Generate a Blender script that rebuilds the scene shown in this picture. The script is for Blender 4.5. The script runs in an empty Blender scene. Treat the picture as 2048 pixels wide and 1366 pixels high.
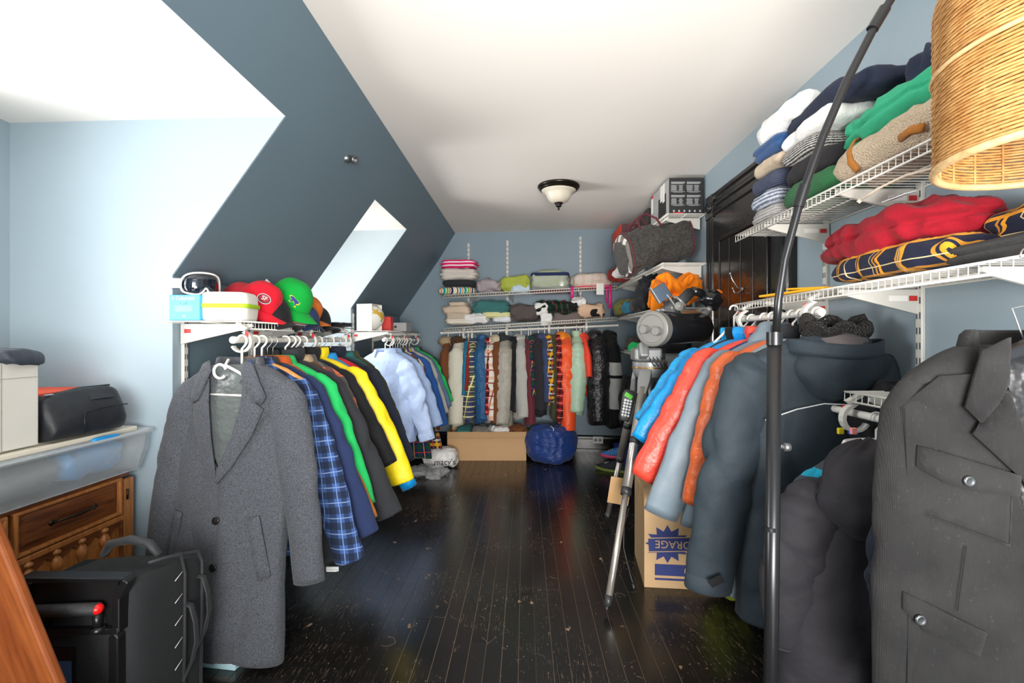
import bpy, bmesh, math, random
import numpy as np
from mathutils import Vector, Matrix, Euler, noise
random.seed(7)
PI = math.pi
C = bpy.context.scene.collection
S = bpy.context.scene
# ------------------------------------------------------------------ camera
FPX, CX, CY, EYE = 950.0, 1050.0, 680.0, 1.2
cam_d = bpy.data.cameras.new('camera'); cam = bpy.data.objects.new('camera', cam_d); C.objects.link(cam)
cam.location = (0, 0, EYE); cam.rotation_euler = (PI/2, 0, 0)
cam_d.sensor_width = 36; cam_d.lens = 36*FPX/2048
cam_d.shift_x = -(CX-1024)/2048; cam_d.shift_y = (CY-683)/2048
cam_d.clip_start = .05
S.camera = cam
# ------------------------------------------------------------------ world, lights, exposure
w = bpy.data.worlds.new('world'); S.world = w; w.use_nodes = True
w.node_tree.nodes['Background'].inputs[0].default_value = (.92, .96, 1, 1)
w.node_tree.nodes['Background'].inputs[1].default_value = 5.0
S.view_settings.view_transform = 'Standard'; S.view_settings.look = 'None'
S.view_settings.exposure = 0.0; S.view_settings.gamma = 1; S.view_settings.use_curve_mapping = False
def area(name, loc, target, size, sizey, power, col=(1, 1, 1), spread=180):
    l = bpy.data.lights.new(name, 'AREA'); l.shape = 'RECTANGLE'; l.size = size; l.size_y = sizey
    l.energy = power; l.color = col; l.spread = math.radians(spread)
    o = bpy.data.objects.new(name, l); C.objects.link(o); o.location = loc
    o.rotation_euler = (Vector(target)-Vector(loc)).to_track_quat('-Z', 'Y').to_euler(); return o
area('daylight_dormer_window', (-2.3, 1.0, 1.3), (.3, 1.3, 2.0), .9, .9, 42, (1, .98, .95), 125)
area('daylight_small_dormer_window', (-2.28, 3.48, 1.3), (.3, 3.6, 2.15), .5, .7, 19, (1, .98, .94), 105)
area('added_rear_fill', (.35, -3.15, 1.3), (.25, 3.0, 1.6), 1.9, 1.4, 205, (1, .96, .91))  # added fill light behind the camera, brightens the whole room
area('added_ceiling_bounce_fill', (.2, -.7, .9), (.3, 2.6, 2.4), .9, .6, 44, (1, .95, .90), 110)  # added fill light aimed up so the ceiling bounces it back

def P(px, py, y): return Vector(((px-CX)/FPX*y, y, EYE+(CY-py)/FPX*y))
# ------------------------------------------------------------------ materials
def lin(c):
    return tuple((x/255/12.92 if x/255 <= .04045 else ((x/255+.055)/1.055)**2.4) for x in c)
MATS = {}
class NT:
    def __init__(s, name):
        s.m = bpy.data.materials.new(name); s.m.use_nodes = True
        s.t = s.m.node_tree; s.n = s.t.nodes; s.b = s.n['Principled BSDF']
    def node(s, t, **k):
        n = s.n.new(t)
        for a, v in k.items(): setattr(n, a, v)
        return n
    def link(s, a, b): s.t.links.new(a, b)
    def val(s, sock, v):
        if hasattr(v, 'is_output') or isinstance(v, bpy.types.NodeSocket): s.link(v, sock)
        else: sock.default_value = v
    def math(s, op, a, b=0.0):
        n = s.node('ShaderNodeMath', operation=op); s.val(n.inputs[0], a); s.val(n.inputs[1], b); return n.outputs[0]
    def mix(s, f, a, b, mode='MIX'):
        n = s.node('ShaderNodeMix', data_type='RGBA', blend_type=mode)
        s.val(n.inputs[0], f); s.val(n.inputs[6], a if not isinstance(a, tuple) else (*a[:3], 1)); s.val(n.inputs[7], b if not isinstance(b, tuple) else (*b[:3], 1))
        return n.outputs[2]
    def noise(s, scale, detail=3, rough=.5, vec=None, stretch=None):
        tc = s.node('ShaderNodeTexCoord').outputs['Object'] if vec is None else vec
        if stretch:
            mp = s.node('ShaderNodeMapping'); s.link(tc, mp.inputs[0]); mp.inputs['Scale'].default_value = stretch; tc = mp.outputs[0]
        n = s.node('ShaderNodeTexNoise'); s.link(tc, n.inputs[0]); n.inputs['Scale'].default_value = scale
        n.inputs['Detail'].default_value = detail; n.inputs['Roughness'].default_value = rough
        return n.outputs[0]
    def ramp(s, f, p0, p1):
        n = s.node('ShaderNodeMapRange'); s.val(n.inputs[0], f); n.inputs[1].default_value = p0; n.inputs[2].default_value = p1
        return n.outputs[0]
    def bump(s, h, strength, dist=.002, normal=None):
        n = s.node('ShaderNodeBump'); n.inputs['Strength'].default_value = strength; n.inputs['Distance'].default_value = dist
        s.link(h, n.inputs['Height'])
        if normal is not None: s.link(normal, n.inputs['Normal'])
        return n.outputs[0]
def plain(name, rgb, rough=.5, metal=0, bump=0, bscale=200, var=0, coat=0, spec=None, alpha=1):
    if name in MATS: return MATS[name]
    t = NT(name); c = (*lin(rgb), 1)
    t.b.inputs['Roughness'].default_value = rough; t.b.inputs['Metallic'].default_value = metal
    if var:
        f = t.noise(6, 4); col = t.mix(f, tuple(x*(1-var) for x in c[:3]), tuple(min(1, x*(1+var)) for x in c[:3]))
        t.link(col, t.b.inputs['Base Color'])
    else: t.b.inputs['Base Color'].default_value = c
    if bump: t.link(t.bump(t.noise(bscale, 2), bump), t.b.inputs['Normal'])
    if coat: t.b.inputs['Coat Weight'].default_value = coat
    if spec is not None: t.b.inputs['Specular IOR Level'].default_value = spec
    if alpha < 1: t.b.inputs['Alpha'].default_value = alpha
    MATS[name] = t.m; return t.m
def cloth(name, rgb, rough=.85, wr=.5, weave=.3, ws=14, sheen=.06, heather=.0, hs=300, wstretch=None):
    """fabric: colour, soft wrinkle relief, fine weave"""
    if name in MATS: return MATS[name]
    t = NT(name); c = lin(rgb)
    col = (*c, 1)
    f = t.noise(hs, 2)
    hv = .10+heather
    colo = t.mix(t.ramp(f, .3, .7), tuple(x*(1-hv) for x in c), tuple(min(1, x*(1+hv)) for x in c))
    t.link(colo, t.b.inputs['Base Color']); t.b.inputs['Roughness'].default_value = rough
    t.b.inputs['Specular IOR Level'].default_value = .25 if rough > .6 else .5
    n1 = t.bump(t.noise(ws, 3, .55, stretch=wstretch), wr, .02)
    n2 = t.bump(t.noise(500, 2), weave, .001, n1)
    t.link(n2, t.b.inputs['Normal'])
    t.b.inputs['Sheen Weight'].default_value = sheen; t.b.inputs['Sheen Roughness'].default_value = .5
    MATS[name] = t.m; return t.m
def plaid(name, base, stripes, rough=.85, wr=.35, off=0.0):
    """stripes: (axis 'u'|'v', period, centre, width, rgb, opacity); u runs round the garment, v down it"""
    if name in MATS: return MATS[name]
    t = NT(name)
    tc = t.node('ShaderNodeTexCoord'); sp = t.node('ShaderNodeSeparateXYZ')
    nz = t.node('ShaderNodeTexNoise'); t.link(tc.outputs['Object'], nz.inputs[0]); nz.inputs['Scale'].default_value = 5
    mx = t.node('ShaderNodeVectorMath', operation='MULTIPLY_ADD'); t.link(nz.outputs[1], mx.inputs[0]); mx.inputs[1].default_value = (.012, .012, .012)
    t.link(tc.outputs['Object'], mx.inputs[2]); t.link(mx.outputs[0], sp.inputs[0])
    u = t.math('ADD', sp.outputs[0], t.math('MULTIPLY', sp.outputs[1], 1.0)); v = sp.outputs[2]
    u = t.math('ADD', u, t.math('MULTIPLY', v, .12+off))
    col = (*lin(base), 1)
    for ax, per, cen, wd, rgb, op in stripes:
        a = u if ax == 'u' else v
        fr = t.math('FRACT', t.math('DIVIDE', t.math('ADD', a, 40*per+per*.5-cen), per))
        m = t.math('LESS_THAN', t.math('ABSOLUTE', t.math('SUBTRACT', fr, .5)), wd/per/2)
        col = t.mix(t.math('MULTIPLY', m, op), col, lin(rgb))
    t.link(col, t.b.inputs['Base Color']); t.b.inputs['Roughness'].default_value = rough
    t.b.inputs['Specular IOR Level'].default_value = .2
    n1 = t.bump(t.noise(14, 3, .55), wr, .02); t.link(t.bump(t.noise(500, 2), .25, .001, n1), t.b.inputs['Normal'])
    t.b.inputs['Sheen Weight'].default_value = .05
    MATS[name] = t.m; return t.m
def wood(name, a, b, scale=1.0, rough=.35, stretch=(1, 14, 14), bump=.15):
    if name in MATS: return MATS[name]
    t = NT(name)
    f = t.noise(3*scale, 6, .6, stretch=stretch); g = t.noise(9*scale, 4, .6, stretch=stretch)
    col = t.mix(t.ramp(f, .35, .68), lin(a), lin(b)); col = t.mix(t.math('MULTIPLY', t.ramp(g, .5, .75), .45), col, tuple(x*.35 for x in lin(a)))
    t.link(col, t.b.inputs['Base Color']); t.b.inputs['Roughness'].default_value = rough
    t.link(t.bump(g, bump, .002), t.b.inputs['Normal'])
    MATS[name] = t.m; return t.m
def fuzzy(name, rgb, scale=90, st=1.0, var=.25):
    if name in MATS: return MATS[name]
    t = NT(name); c = lin(rgb)
    vo = t.node('ShaderNodeTexVoronoi'); vo.inputs['Scale'].default_value = scale
    t.link(t.node('ShaderNodeTexCoord').outputs['Object'], vo.inputs['Vector'])
    t.link(t.mix(t.ramp(vo.outputs[0], .0, .7), tuple(min(1, x*(1+var)) for x in c), tuple(x*(1-var) for x in c)), t.b.inputs['Base Color'])
    t.b.inputs['Roughness'].default_value = 1; t.b.inputs['Specular IOR Level'].default_value = .1
    n1 = t.bump(t.noise(9, 3), .5, .02)
    inv = t.math('SUBTRACT', 1.0, vo.outputs[0])
    t.link(t.bump(inv, st, .006, n1), t.b.inputs['Normal']); t.b.inputs['Sheen Weight'].default_value = .1
    MATS[name] = t.m; return t.m
def knit(name, rgb, rgb2, scale=120, axis=(1, 1, 3)):
    if name in MATS: return MATS[name]
    t = NT(name)
    f = t.noise(scale*.5, 2, .5, stretch=axis)
    wv = t.node('ShaderNodeTexWave'); wv.bands_direction = 'Z'; wv.inputs['Scale'].default_value = scale*.35; wv.inputs['Distortion'].default_value = 2.5
    wv.inputs['Detail Scale'].default_value = 8
    t.link(t.node('ShaderNodeTexCoord').outputs['Object'], wv.inputs[0])
    t.link(t.mix(t.ramp(t.math('ADD', t.math('MULTIPLY', f, .5), t.math('MULTIPLY', wv.outputs[1], .5)), .3, .7), lin(rgb), lin(rgb2)), t.b.inputs['Base Color'])
    t.b.inputs['Roughness'].default_value = .9; t.link(t.bump(wv.outputs[1], .6, .004), t.b.inputs['Normal'])
    MATS[name] = t.m; return t.m

# ------------------------------------------------------------------ mesh builder
class MB:
    def __init__(s): s.v = []; s.f = []; s.m = []
    def add(s, vs, fs, mi=0):
        o = len(s.v); s.v += [tuple(map(float, v)) for v in vs]; s.f += [tuple(i+o for i in f) for f in fs]; s.m += [mi]*len(fs); return s
    def box(s, c, d, rot=None, mi=0):
        vs = []
        for x in (-.5, .5):
            for y in (-.5, .5):
                for z in (-.5, .5):
                    p = Vector((x*d[0], y*d[1], z*d[2]))
                    if rot is not None: p = rot @ p
                    vs.append(p+Vector(c))
        return s.add(vs, [(0, 1, 3, 2), (4, 6, 7, 5), (0, 4, 5, 1), (2, 3, 7, 6), (0, 2, 6, 4), (1, 5, 7, 3)], mi)
    def tube(s, pts, r, n=8, cap=True, mi=0, flat=1.0, up=None):
        pts = [Vector(p) for p in pts]; k = len(pts)
        rs = r if isinstance(r, (list, tuple)) else [r]*k
        prev = None; rings = []
        for i, p in enumerate(pts):
            t = (pts[min(i+1, k-1)]-pts[max(i-1, 0)]).normalized()
            if prev is None:
                u = Vector(up) if up else (Vector((0, 0, 1)) if abs(t.z) < .9 else Vector((1, 0, 0)))
                a = (u-t*u.dot(t)).normalized()
            else: a = (prev-t*prev.dot(t)).normalized()
            prev = a; b = t.cross(a)
            rings.append([p+(a*math.cos(2*PI*j/n)*flat+b*math.sin(2*PI*j/n))*rs[i] for j in range(n)])
        return s.loft(rings, True, cap, mi)
    def loft(s, rings, closed=True, cap=True, mi=0):
        n = len(rings[0]); k = len(rings); vs = [p for r in rings for p in r]; fs = []
        for i in range(k-1):
            for j in range(n if closed else n-1):
                a = i*n+j; b = i*n+(j+1) % n
                fs.append((a, b, b+n, a+n))
        if cap: fs.append(tuple(reversed(range(n)))); fs.append(tuple(range((k-1)*n, k*n)))
        return s.add(vs, fs, mi)
    def cyl(s, a, b, r, r2=None, n=16, mi=0): return s.tube([a, b], [r, r if r2 is None else r2], n, True, mi)
    def lathe(s, prof, n=32, c=(0, 0, 0), cap=False, mi=0, M=None):
        rings = []
        for r, z in prof:
            ring = [Vector((r*math.cos(2*PI*j/n), r*math.sin(2*PI*j/n), z)) for j in range(n)]
            if M is not None: ring = [M @ p for p in ring]
            rings.append([p+Vector(c) for p in ring])
        return s.loft(rings, True, cap, mi)
    def prism(s, poly, fn, t0, t1, mi=0):
        """poly 2-D list; fn(u, v, t) -> 3-D point"""
        n = len(poly); vs = [fn(u, v, t0) for u, v in poly]+[fn(u, v, t1) for u, v in poly]
        fs = [tuple(reversed(range(n))), tuple(range(n, 2*n))]+[(i, (i+1) % n, (i+1) % n+n, i+n) for i in range(n)]
        return s.add(vs, fs, mi)
    def build(s, name, mats, parent=None, smooth=True, bevel=0, solid=0, sub=0, kind=None, off=-1, seg=2):
        me = bpy.data.meshes.new(name); me.from_pydata(s.v, [], s.f)
        if not isinstance(mats, (list, tuple)): mats = [mats]
        for m in mats: me.materials.append(m)
        me.polygons.foreach_set('material_index', s.m)
        me.polygons.foreach_set('use_smooth', [smooth]*len(s.f)); me.update()
        if bevel == 0 and solid == 0:
            bm = bmesh.new(); bm.from_mesh(me); bmesh.ops.recalc_face_normals(bm, faces=bm.faces); bm.to_mesh(me); bm.free()
        o = bpy.data.objects.new(name, me); C.objects.link(o)
        if parent is not None: o.parent = parent
        if sub: md = o.modifiers.new('s', 'SUBSURF'); md.levels = md.render_levels = sub
        if solid: md = o.modifiers.new('t', 'SOLIDIFY'); md.thickness = solid; md.offset = off
        if bevel:
            bm = bmesh.new(); bm.from_mesh(me); bmesh.ops.recalc_face_normals(bm, faces=bm.faces); bm.to_mesh(me); bm.free()
            md = o.modifiers.new('b', 'BEVEL'); md.width = bevel; md.segments = seg; md.limit_method = 'ANGLE'; md.angle_limit = .6
        if kind: o['kind'] = kind
        return o
def smoothcut(o, ang=.7):
    """sharp edges on a smooth mesh"""
    me = o.data; bm = bmesh.new(); bm.from_mesh(me)
    for e in bm.edges:
        if len(e.link_faces) == 2 and e.calc_face_angle(0) > ang: e.smooth = False
    bm.to_mesh(me); bm.free(); return o
def thing(name, label, cat, loc=(0, 0, 0), rz=0, group=None, rot=None):
    o = bpy.data.objects.new(name, None); C.objects.link(o); o.empty_display_size = .05
    o.location = loc; o.rotation_euler = rot if rot else (0, 0, rz)
    o['label'] = label; o['category'] = cat
    if group: o['group'] = group
    return o
def tag(o, label, cat, group=None):
    o['label'] = label; o['category'] = cat
    if group: o['group'] = group
    return o
def struct(o): o['kind'] = 'structure'; return o
def text(body, mat, parent, M, size, depth=.0006, align='CENTER', name='lettering', shear=0):
    cu = bpy.data.curves.new(name, 'FONT'); cu.body = body; cu.size = size; cu.extrude = depth; cu.align_x = align; cu.align_y = 'CENTER'; cu.shear = shear
    cu.resolution_u = 3
    t = bpy.data.objects.new('tmp', cu); me = bpy.data.meshes.new_from_object(t); bpy.data.objects.remove(t); bpy.data.curves.remove(cu)
    me.name = name; me.materials.clear(); me.materials.append(mat)
    o = bpy.data.objects.new(name, me); C.objects.link(o); o.parent = parent; o.matrix_local = M; return o
def face_to(loc, normal, upv=(0, 0, 1), roll=0):
    """matrix placing text (XY plane, +Z out) on a surface with the given outward normal"""
    z = Vector(normal).normalized(); x = Vector(upv).cross(z).normalized(); y = z.cross(x)
    R = Matrix((x, y, z)).transposed().to_4x4() @ Matrix.Rotation(roll, 4, 'Z')
    return Matrix.Translation(Vector(loc)) @ R
def copy_tree(o, parent=None):
    c = o.copy(); C.objects.link(c)
    if parent is not None: c.parent = parent
    for ch in list(o.children): copy_tree(ch, c)
    return c
# ------------------------------------------------------------------ the room
CEIL = 2.40; XR = 1.31; XK = -1.43; XW = -2.09
SLX, SLZ = -.787, 2.40          # top of the slope
KZ = 1.46                       # top of the knee wall
DX, DZ = -.972, 2.108            # dormer ceiling meets the slope
def slope_x(z): return SLX+(XK-SLX)*(SLZ-z)/(SLZ-KZ)
def back_y(x): return 5.24-.125*x
t = NT('blue_wall_paint')
n = t.noise(2.2, 3); t.link(t.mix(n, lin((144, 161, 171)), lin((151, 168, 178))), t.b.inputs['Base Color'])
t.b.inputs['Roughness'].default_value = .55; t.link(t.bump(t.noise(60, 3), .12, .002), t.b.inputs['Normal']); PAINT = t.m  # base wall colour
t = NT('shaded_slope_paint')  # same wall paint darkened: the slope's shade is put into the colour
n = t.noise(2.2, 3); t.link(t.mix(n, lin((98, 118, 130)), lin((104, 124, 136))), t.b.inputs['Base Color'])
t.b.inputs['Roughness'].default_value = .5; t.link(t.bump(t.noise(60, 3), .12, .002), t.b.inputs['Normal']); PAINT_SHADED = t.m
t = NT('lit_dormer_paint')  # same wall paint lightened: window light is put into the colour
n = t.noise(2.2, 3); t.link(t.mix(n, lin((166, 178, 184)), lin((174, 186, 192))), t.b.inputs['Base Color'])
t.b.inputs['Roughness'].default_value = .55; t.link(t.bump(t.noise(60, 3), .1, .002), t.b.inputs['Normal']); PAINT_LIT = t.m
t = NT('shaded_back_wall_paint')  # same wall paint darkened for the shade at the back of the room
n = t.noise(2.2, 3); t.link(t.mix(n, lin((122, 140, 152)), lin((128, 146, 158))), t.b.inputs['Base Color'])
t.b.inputs['Roughness'].default_value = .55; t.link(t.bump(t.noise(60, 3), .12, .002), t.b.inputs['Normal']); PBACK_SHADED = t.m
CEILM = plain('ceiling_paint', (242, 238, 232), .8, bump=.15, bscale=40)
def slab(name, quad, thick, m, nrm=None):
    """wall panel: quad of 3-D points, thickened away from the room"""
    q = [Vector(p) for p in quad]; n = (q[1]-q[0]).cross(q[2]-q[0]).normalized()
    if nrm is not None and n.dot(Vector(nrm)) < 0: n = -n
    b = MB(); k = len(q)
    b.add(q+[p-n*thick for p in q], [tuple(range(k)), tuple(range(2*k-1, k-1, -1))]+[(i, i+k, (i+1) % k+k, (i+1) % k) for i in range(k)])
    return struct(b.build(name, m, smooth=False))
YN = -3.0
# ceiling
slab('ceiling', [(SLX, YN, CEIL), (XR, YN, CEIL), (XR, back_y(XR), CEIL), (SLX, back_y(SLX), CEIL)], .1, CEILM, (0, 0, -1))
D1a, D1b, D2a, D2b = .1, 1.927, 3.07, 3.9
# slope above dormers and between them
def pt(z, y): return (slope_x(z), y, z)
b = MB()
yb = back_y(SLX); ybk = back_y(XK)
polys = [[(SLX, YN, SLZ), (SLX, yb, SLZ), (DX, back_y(DX), DZ), (DX, YN, DZ)],
         [(DX, YN, DZ), (DX, D1a, DZ), (XK, D1a, KZ), (XK, YN, KZ)],
         [(DX, D1b, DZ), (DX, D2a, DZ), (XK, D2a, KZ), (XK, D1b, KZ)],
         [(DX, D2b, DZ), (DX, back_y(DX), DZ), (XK, ybk, KZ), (XK, D2b, KZ)]]
for q in polys: b.add(q, [(0, 1, 2, 3)])
o = b.build('wall_slope', PAINT_SHADED, smooth=False); struct(o)
md = o.modifiers.new('t', 'SOLIDIFY'); md.thickness = .004; md.offset = 0
# knee walls
b = MB()
for y0, y1 in ((YN, D1a-.061), (D1b+.061, D2a-.061), (D2b+.061, ybk)):
    b.box((XK-.05, (y0+y1)/2, KZ/2), (.1, y1-y0, KZ))
struct(b.build('wall_left', PAINT_SHADED, smooth=False))
# dormers
for k, (y0, y1) in enumerate(((D1a, D1b), (D2a, D2b))):
    for yy, sgn, nm in ((y1, 1, 'far'), (y0, -1, 'near')):
        b = MB(); yo = yy+sgn*.05
        poly = [(XW-.1, 0), (XK, 0), (XK, KZ), (DX, DZ), (XW-.1, DZ-.028)]
        b.prism(poly, lambda u, v, tt: (u, tt, v), yy, yy+sgn*.06)
        struct(b.build('wall_dormer_%s' % nm, PAINT_LIT if k else PAINT, smooth=False))
    b = MB(); b.prism([(XW-.1, DZ-.030), (DX, DZ), (DX, DZ+.06), (XW-.1, DZ+.06)], lambda u, v, tt: (u, tt, v), y0, y1); struct(b.build('ceiling_dormer', CEILM, smooth=False))
    # outer wall with window opening
    wy0, wy1, wz0, wz1 = ((.52, 1.46, .95, 1.98) if k == 0 else (3.2, 3.76, .95, 1.98))
    b = MB(); X0 = XW-.06
    b.box((X0, (y0+wy0)/2, DZ/2), (.12, wy0-y0, DZ)); b.box((X0, (y1+wy1)/2, DZ/2), (.12, y1-wy1, DZ))
    b.box((X0, (wy0+wy1)/2, wz0/2), (.12, wy1-wy0, wz0)); b.box((X0, (wy0+wy1)/2, (DZ+wz1)/2), (.12, wy1-wy0, DZ-wz1))
    struct(b.build('wall_dormer_window', PAINT, smooth=False))
    WT = plain('white_window_paint', (225, 225, 222), .4)
    wn = thing('window_%d' % (k+1), '', '', (XW, (wy0+wy1)/2, (wz0+wz1)/2)); del wn['label']; del wn['category']; struct(wn)
    W2, H2 = (wy1-wy0)/2, (wz1-wz0)/2
    b = MB()
    for s_ in (-1, 1):
        b.box((.01, s_*(W2+.03), 0), (.02, .06, 2*H2+.12)); b.box((.01, 0, s_*(H2+.03)), (.02, 2*W2, .06))
    b.build('casing', WT, wn, False, .003)
    b = MB()
    for s_ in (-1, 1):
        b.box((-.05, s_*(W2-.02), 0), (.04, .04, 2*H2)); b.box((-.05, 0, s_*(H2-.02)), (.04, 2*W2, .04))
    b.box((-.05, 0, 0), (.04, 2*W2, .035)); b.build('sash', WT, wn, False, .003)
    gl = plain('window_glass', (235, 240, 245), .05, alpha=.12)
    for s_ in (-1, 1):
        b = MB(); b.box((-.05, 0, s_*H2/2), (.004, 2*W2-.08, H2-.06)); b.build('pane', gl, wn, False)
# right wall with door opening, back wall, near wall
b = MB(); b.box((XR+.05, (YN+5.3)/2, 1.2), (.1, 5.3-YN, 2.5)); struct(b.build('wall_right', PAINT, smooth=False))
slab('wall_back', [(-2.2, back_y(-2.2), 0), (XR+.05, back_y(XR+.05), 0), (XR+.05, back_y(XR+.05), 2.45), (-2.2, back_y(-2.2), 2.45)], .1, PBACK_SHADED, (0, -1, 0))
# rear wall with an added, unseen window opening made for the fill light
b = MB(); wx0, wx1, wz0, wz1 = -.6, 1.25, .6, 2.25
b.box(((-2.2+wx0)/2, YN-.05, 1.2), (wx0+2.2, .1, 2.5)); b.box(((wx1+XR+.1)/2, YN-.05, 1.2), (XR+.1-wx1, .1, 2.5))
b.box(((wx0+wx1)/2, YN-.05, wz0/2), (wx1-wx0, .1, wz0)); b.box(((wx0+wx1)/2, YN-.05, (2.45+wz1)/2), (wx1-wx0, .1, 2.45-wz1))
struct(b.build('wall_near', PAINT, smooth=False))
b = MB()
for s_ in (wx0+.03, wx1-.03): b.box((s_, YN-.03, (wz0+wz1)/2), (.06, .05, wz1-wz0))
for s_ in (wz0+.03, wz1-.03, (wz0+wz1)/2): b.box(((wx0+wx1)/2, YN-.03, s_), (wx1-wx0, .05, .05))
struct(b.build('window_3', WT, smooth=False))
# floor: boards with gaps over a pale subfloor
t = NT('worn_black_floor')
tc = t.node('ShaderNodeTexCoord').outputs['Object']
oi = t.node('ShaderNodeObjectInfo')
base = t.mix(oi.outputs['Random'], lin((19, 19, 19)), lin((30, 29, 28)))
grain = t.noise(26, 6, .65, vec=tc, stretch=(9, .55, 1))
spots = t.noise(55, 4, .6, vec=tc, stretch=(1.6, .8, 1)); zone = t.noise(1.7, 3, .6, vec=tc)
gwear = t.math('MULTIPLY', t.ramp(grain, .56, .68), t.ramp(zone, .46, .62))
spk = t.math('MULTIPLY', t.ramp(spots, .655, .68), t.ramp(zone, .42, .56))
big = t.noise(9, 5, .62, vec=tc, stretch=(1.5, .8, 1)); chip = t.math('MULTIPLY', t.ramp(big, .665, .68), t.ramp(zone, .40, .5))
wear = t.math('MAXIMUM', t.math('MULTIPLY', gwear, .5), t.math('MAXIMUM', t.math('MULTIPLY', spk, .6), t.math('MULTIPLY', chip, .8)))
# long thin scratches
wv = t.node('ShaderNodeTexVoronoi', feature='DISTANCE_TO_EDGE'); wv.inputs['Scale'].default_value = 1.7
nz = t.node('ShaderNodeTexNoise'); t.link(tc, nz.inputs[0]); nz.inputs['Scale'].default_value = 2.5
ad = t.node('ShaderNodeVectorMath', operation='ADD'); t.link(tc, ad.inputs[0]); t.link(nz.outputs[1], ad.inputs[1]); t.link(ad.outputs[0], wv.inputs['Vector'])
scr = t.math('MULTIPLY', t.math('LESS_THAN', wv.outputs[0], .0022), t.ramp(t.noise(14, 3, .6, vec=tc), .52, .58))
wear = t.math('MAXIMUM', wear, t.math('MULTIPLY', scr, .4))
col = t.mix(wear, base, lin((178, 150, 122))); t.link(col, t.b.inputs['Base Color'])
rg = t.math('ADD', t.math('MULTIPLY', t.noise(5, 3, .6, vec=tc), .16), t.math('MULTIPLY', wear, .4))
t.link(t.math('ADD', rg, .13), t.b.inputs['Roughness'])
t.link(t.bump(grain, .10, .002), t.b.inputs['Normal'])
t.b.inputs['Specular IOR Level'].default_value = .62
FLOORM = t.m
GAP = plain('pale_board_gap', (158, 138, 114), .8)
b = MB(); b.box((-.4, 1.2, -.0285), (3.62, 8.8, .05)); fl = struct(b.build('floor', GAP, smooth=False))
random.seed(3); bwid = .064; kk = 0
x = -2.2
while x < XR+.05:
    y = YN-.1-random.random()*2.4
    while y < 5.6:
        L = random.choice((2.2, 2.8, 3.2, 3.8)); y1 = min(y+L, 5.6); g = random.choice((.0010, .0015, .0020, .0025))
        y0 = max(y, YN-.1)
        if y1 > y0+.05 and not (x < XK-.1 and (y0 > 4.0)):
            b = MB(); b.box((x+bwid/2, (y0+y1)/2+.0, -.002), (bwid-g, y1-y0-.0022, .004)); b.build('floor_board', FLOORM, fl, False, 0)
        y += L
    x += bwid
# baseboards
BLK = plain('black_gloss_trim', (22, 21, 21), .22, bump=.25, bscale=25, coat=.2)
def baseboard(name, a, c, nrm):
    a, c, nrm = Vector(a), Vector(c), Vector(nrm).normalized(); L = (c-a).length; d = (c-a).normalized()
    prof = [(0, 0), (.022, 0), (.022, .02), (.016, .026), (.016, .125), (.026, .135), (.024, .155), (.012, .165), (0, .17)]
    b = MB(); b.prism(prof, lambda u, v, t: a+d*t+nrm*u+Vector((0, 0, v)), 0, L); struct(b.build(name, BLK, smooth=False))
baseboard('baseboard_back', (-1.43, back_y(-1.43), 0), (XR, back_y(XR), 0), (-.12, -1, 0))
baseboard('baseboard_right', (XR, -1.2, 0), (XR, 2.24, 0), (-1, 0, 0)); baseboard('baseboard_right', (XR, 3.40, 0), (XR, 5.06, 0), (-1, 0, 0))
baseboard('baseboard_left', (XK, D1b+.05, 0), (XK, D2a, 0), (1, 0, 0))
# ------------------------------------------------------------------ door on the right wall
dr = thing('door_1', '', '', (XR, 2.82, 0)); del dr['label']; del dr['category']; struct(dr)
b = MB(); b.box((-.012, 0, 1.02), (.024, .84, 2.04)); b.build('slab', BLK, dr, False)
def panel(y0, y1, z0, z1, n=3):
    b = MB()
    for yy in (y0, y1): b.box((-.03, yy, (z0+z1)/2), (.014, .022, z1-z0), None)
    for zz in (z0, z1): b.box((-.03, (y0+y1)/2, zz), (.014, y1-y0, .022))
    b.build('panel_moulding', BLK, dr, False, .004)
    for k in range(n):
        yy = y0+(y1-y0)*(k+.5)/n; b = MB(); b.box((-.026, yy, (z0+z1)/2), (.008, (y1-y0)/n-.012, z1-z0-.03)); b.build('panel_board', BLK, dr, False, .003)
panel(-.31, .31, .98, 1.86, 4); panel(-.31, .31, .2, .82, 4)
def rail(poly_c):
    pass
b = MB()
prof = [(0, 0), (.022, 0), (.03, .012), (.03, .02), (.02, .028), (.02, .045), (.028, .055), (.028, .065), (.02, .075), (.02, .09), (.03, .1), (.03, .115), (0, .115)]
for y0, s_ in ((-.42, -1), (.42, 1)):
    bb = MB(); bb.prism(prof, lambda u, v, t: (-u, y0+s_*v, t), 0, 2.04); bb.build('side_casing', BLK, dr, False)
bb = MB(); bb.prism(prof, lambda u, v, t: (-u, t, 2.04+v*1.35), -.42, .42); bb.build('head_casing', BLK, dr, False)
for s_ in (-1, 1):
    bb = MB(); bb.box((-.018, s_*.4775, 2.118), (.036, .125, .158)); o_ = bb.build('corner_block', BLK, dr, False, .004)
    bb = MB(); bb.lathe([(0, .014), (.018, .012), (.022, .004), (.030, .012), (.040, .010), (.046, 0)], 24, (-.036, s_*.4775, 2.118), M=Matrix.Rotation(-PI/2, 3, 'Y')); bb.build('rosette', BLK, o_)
NIC = plain('brushed_nickel', (200, 195, 188), .28, 1)
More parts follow.
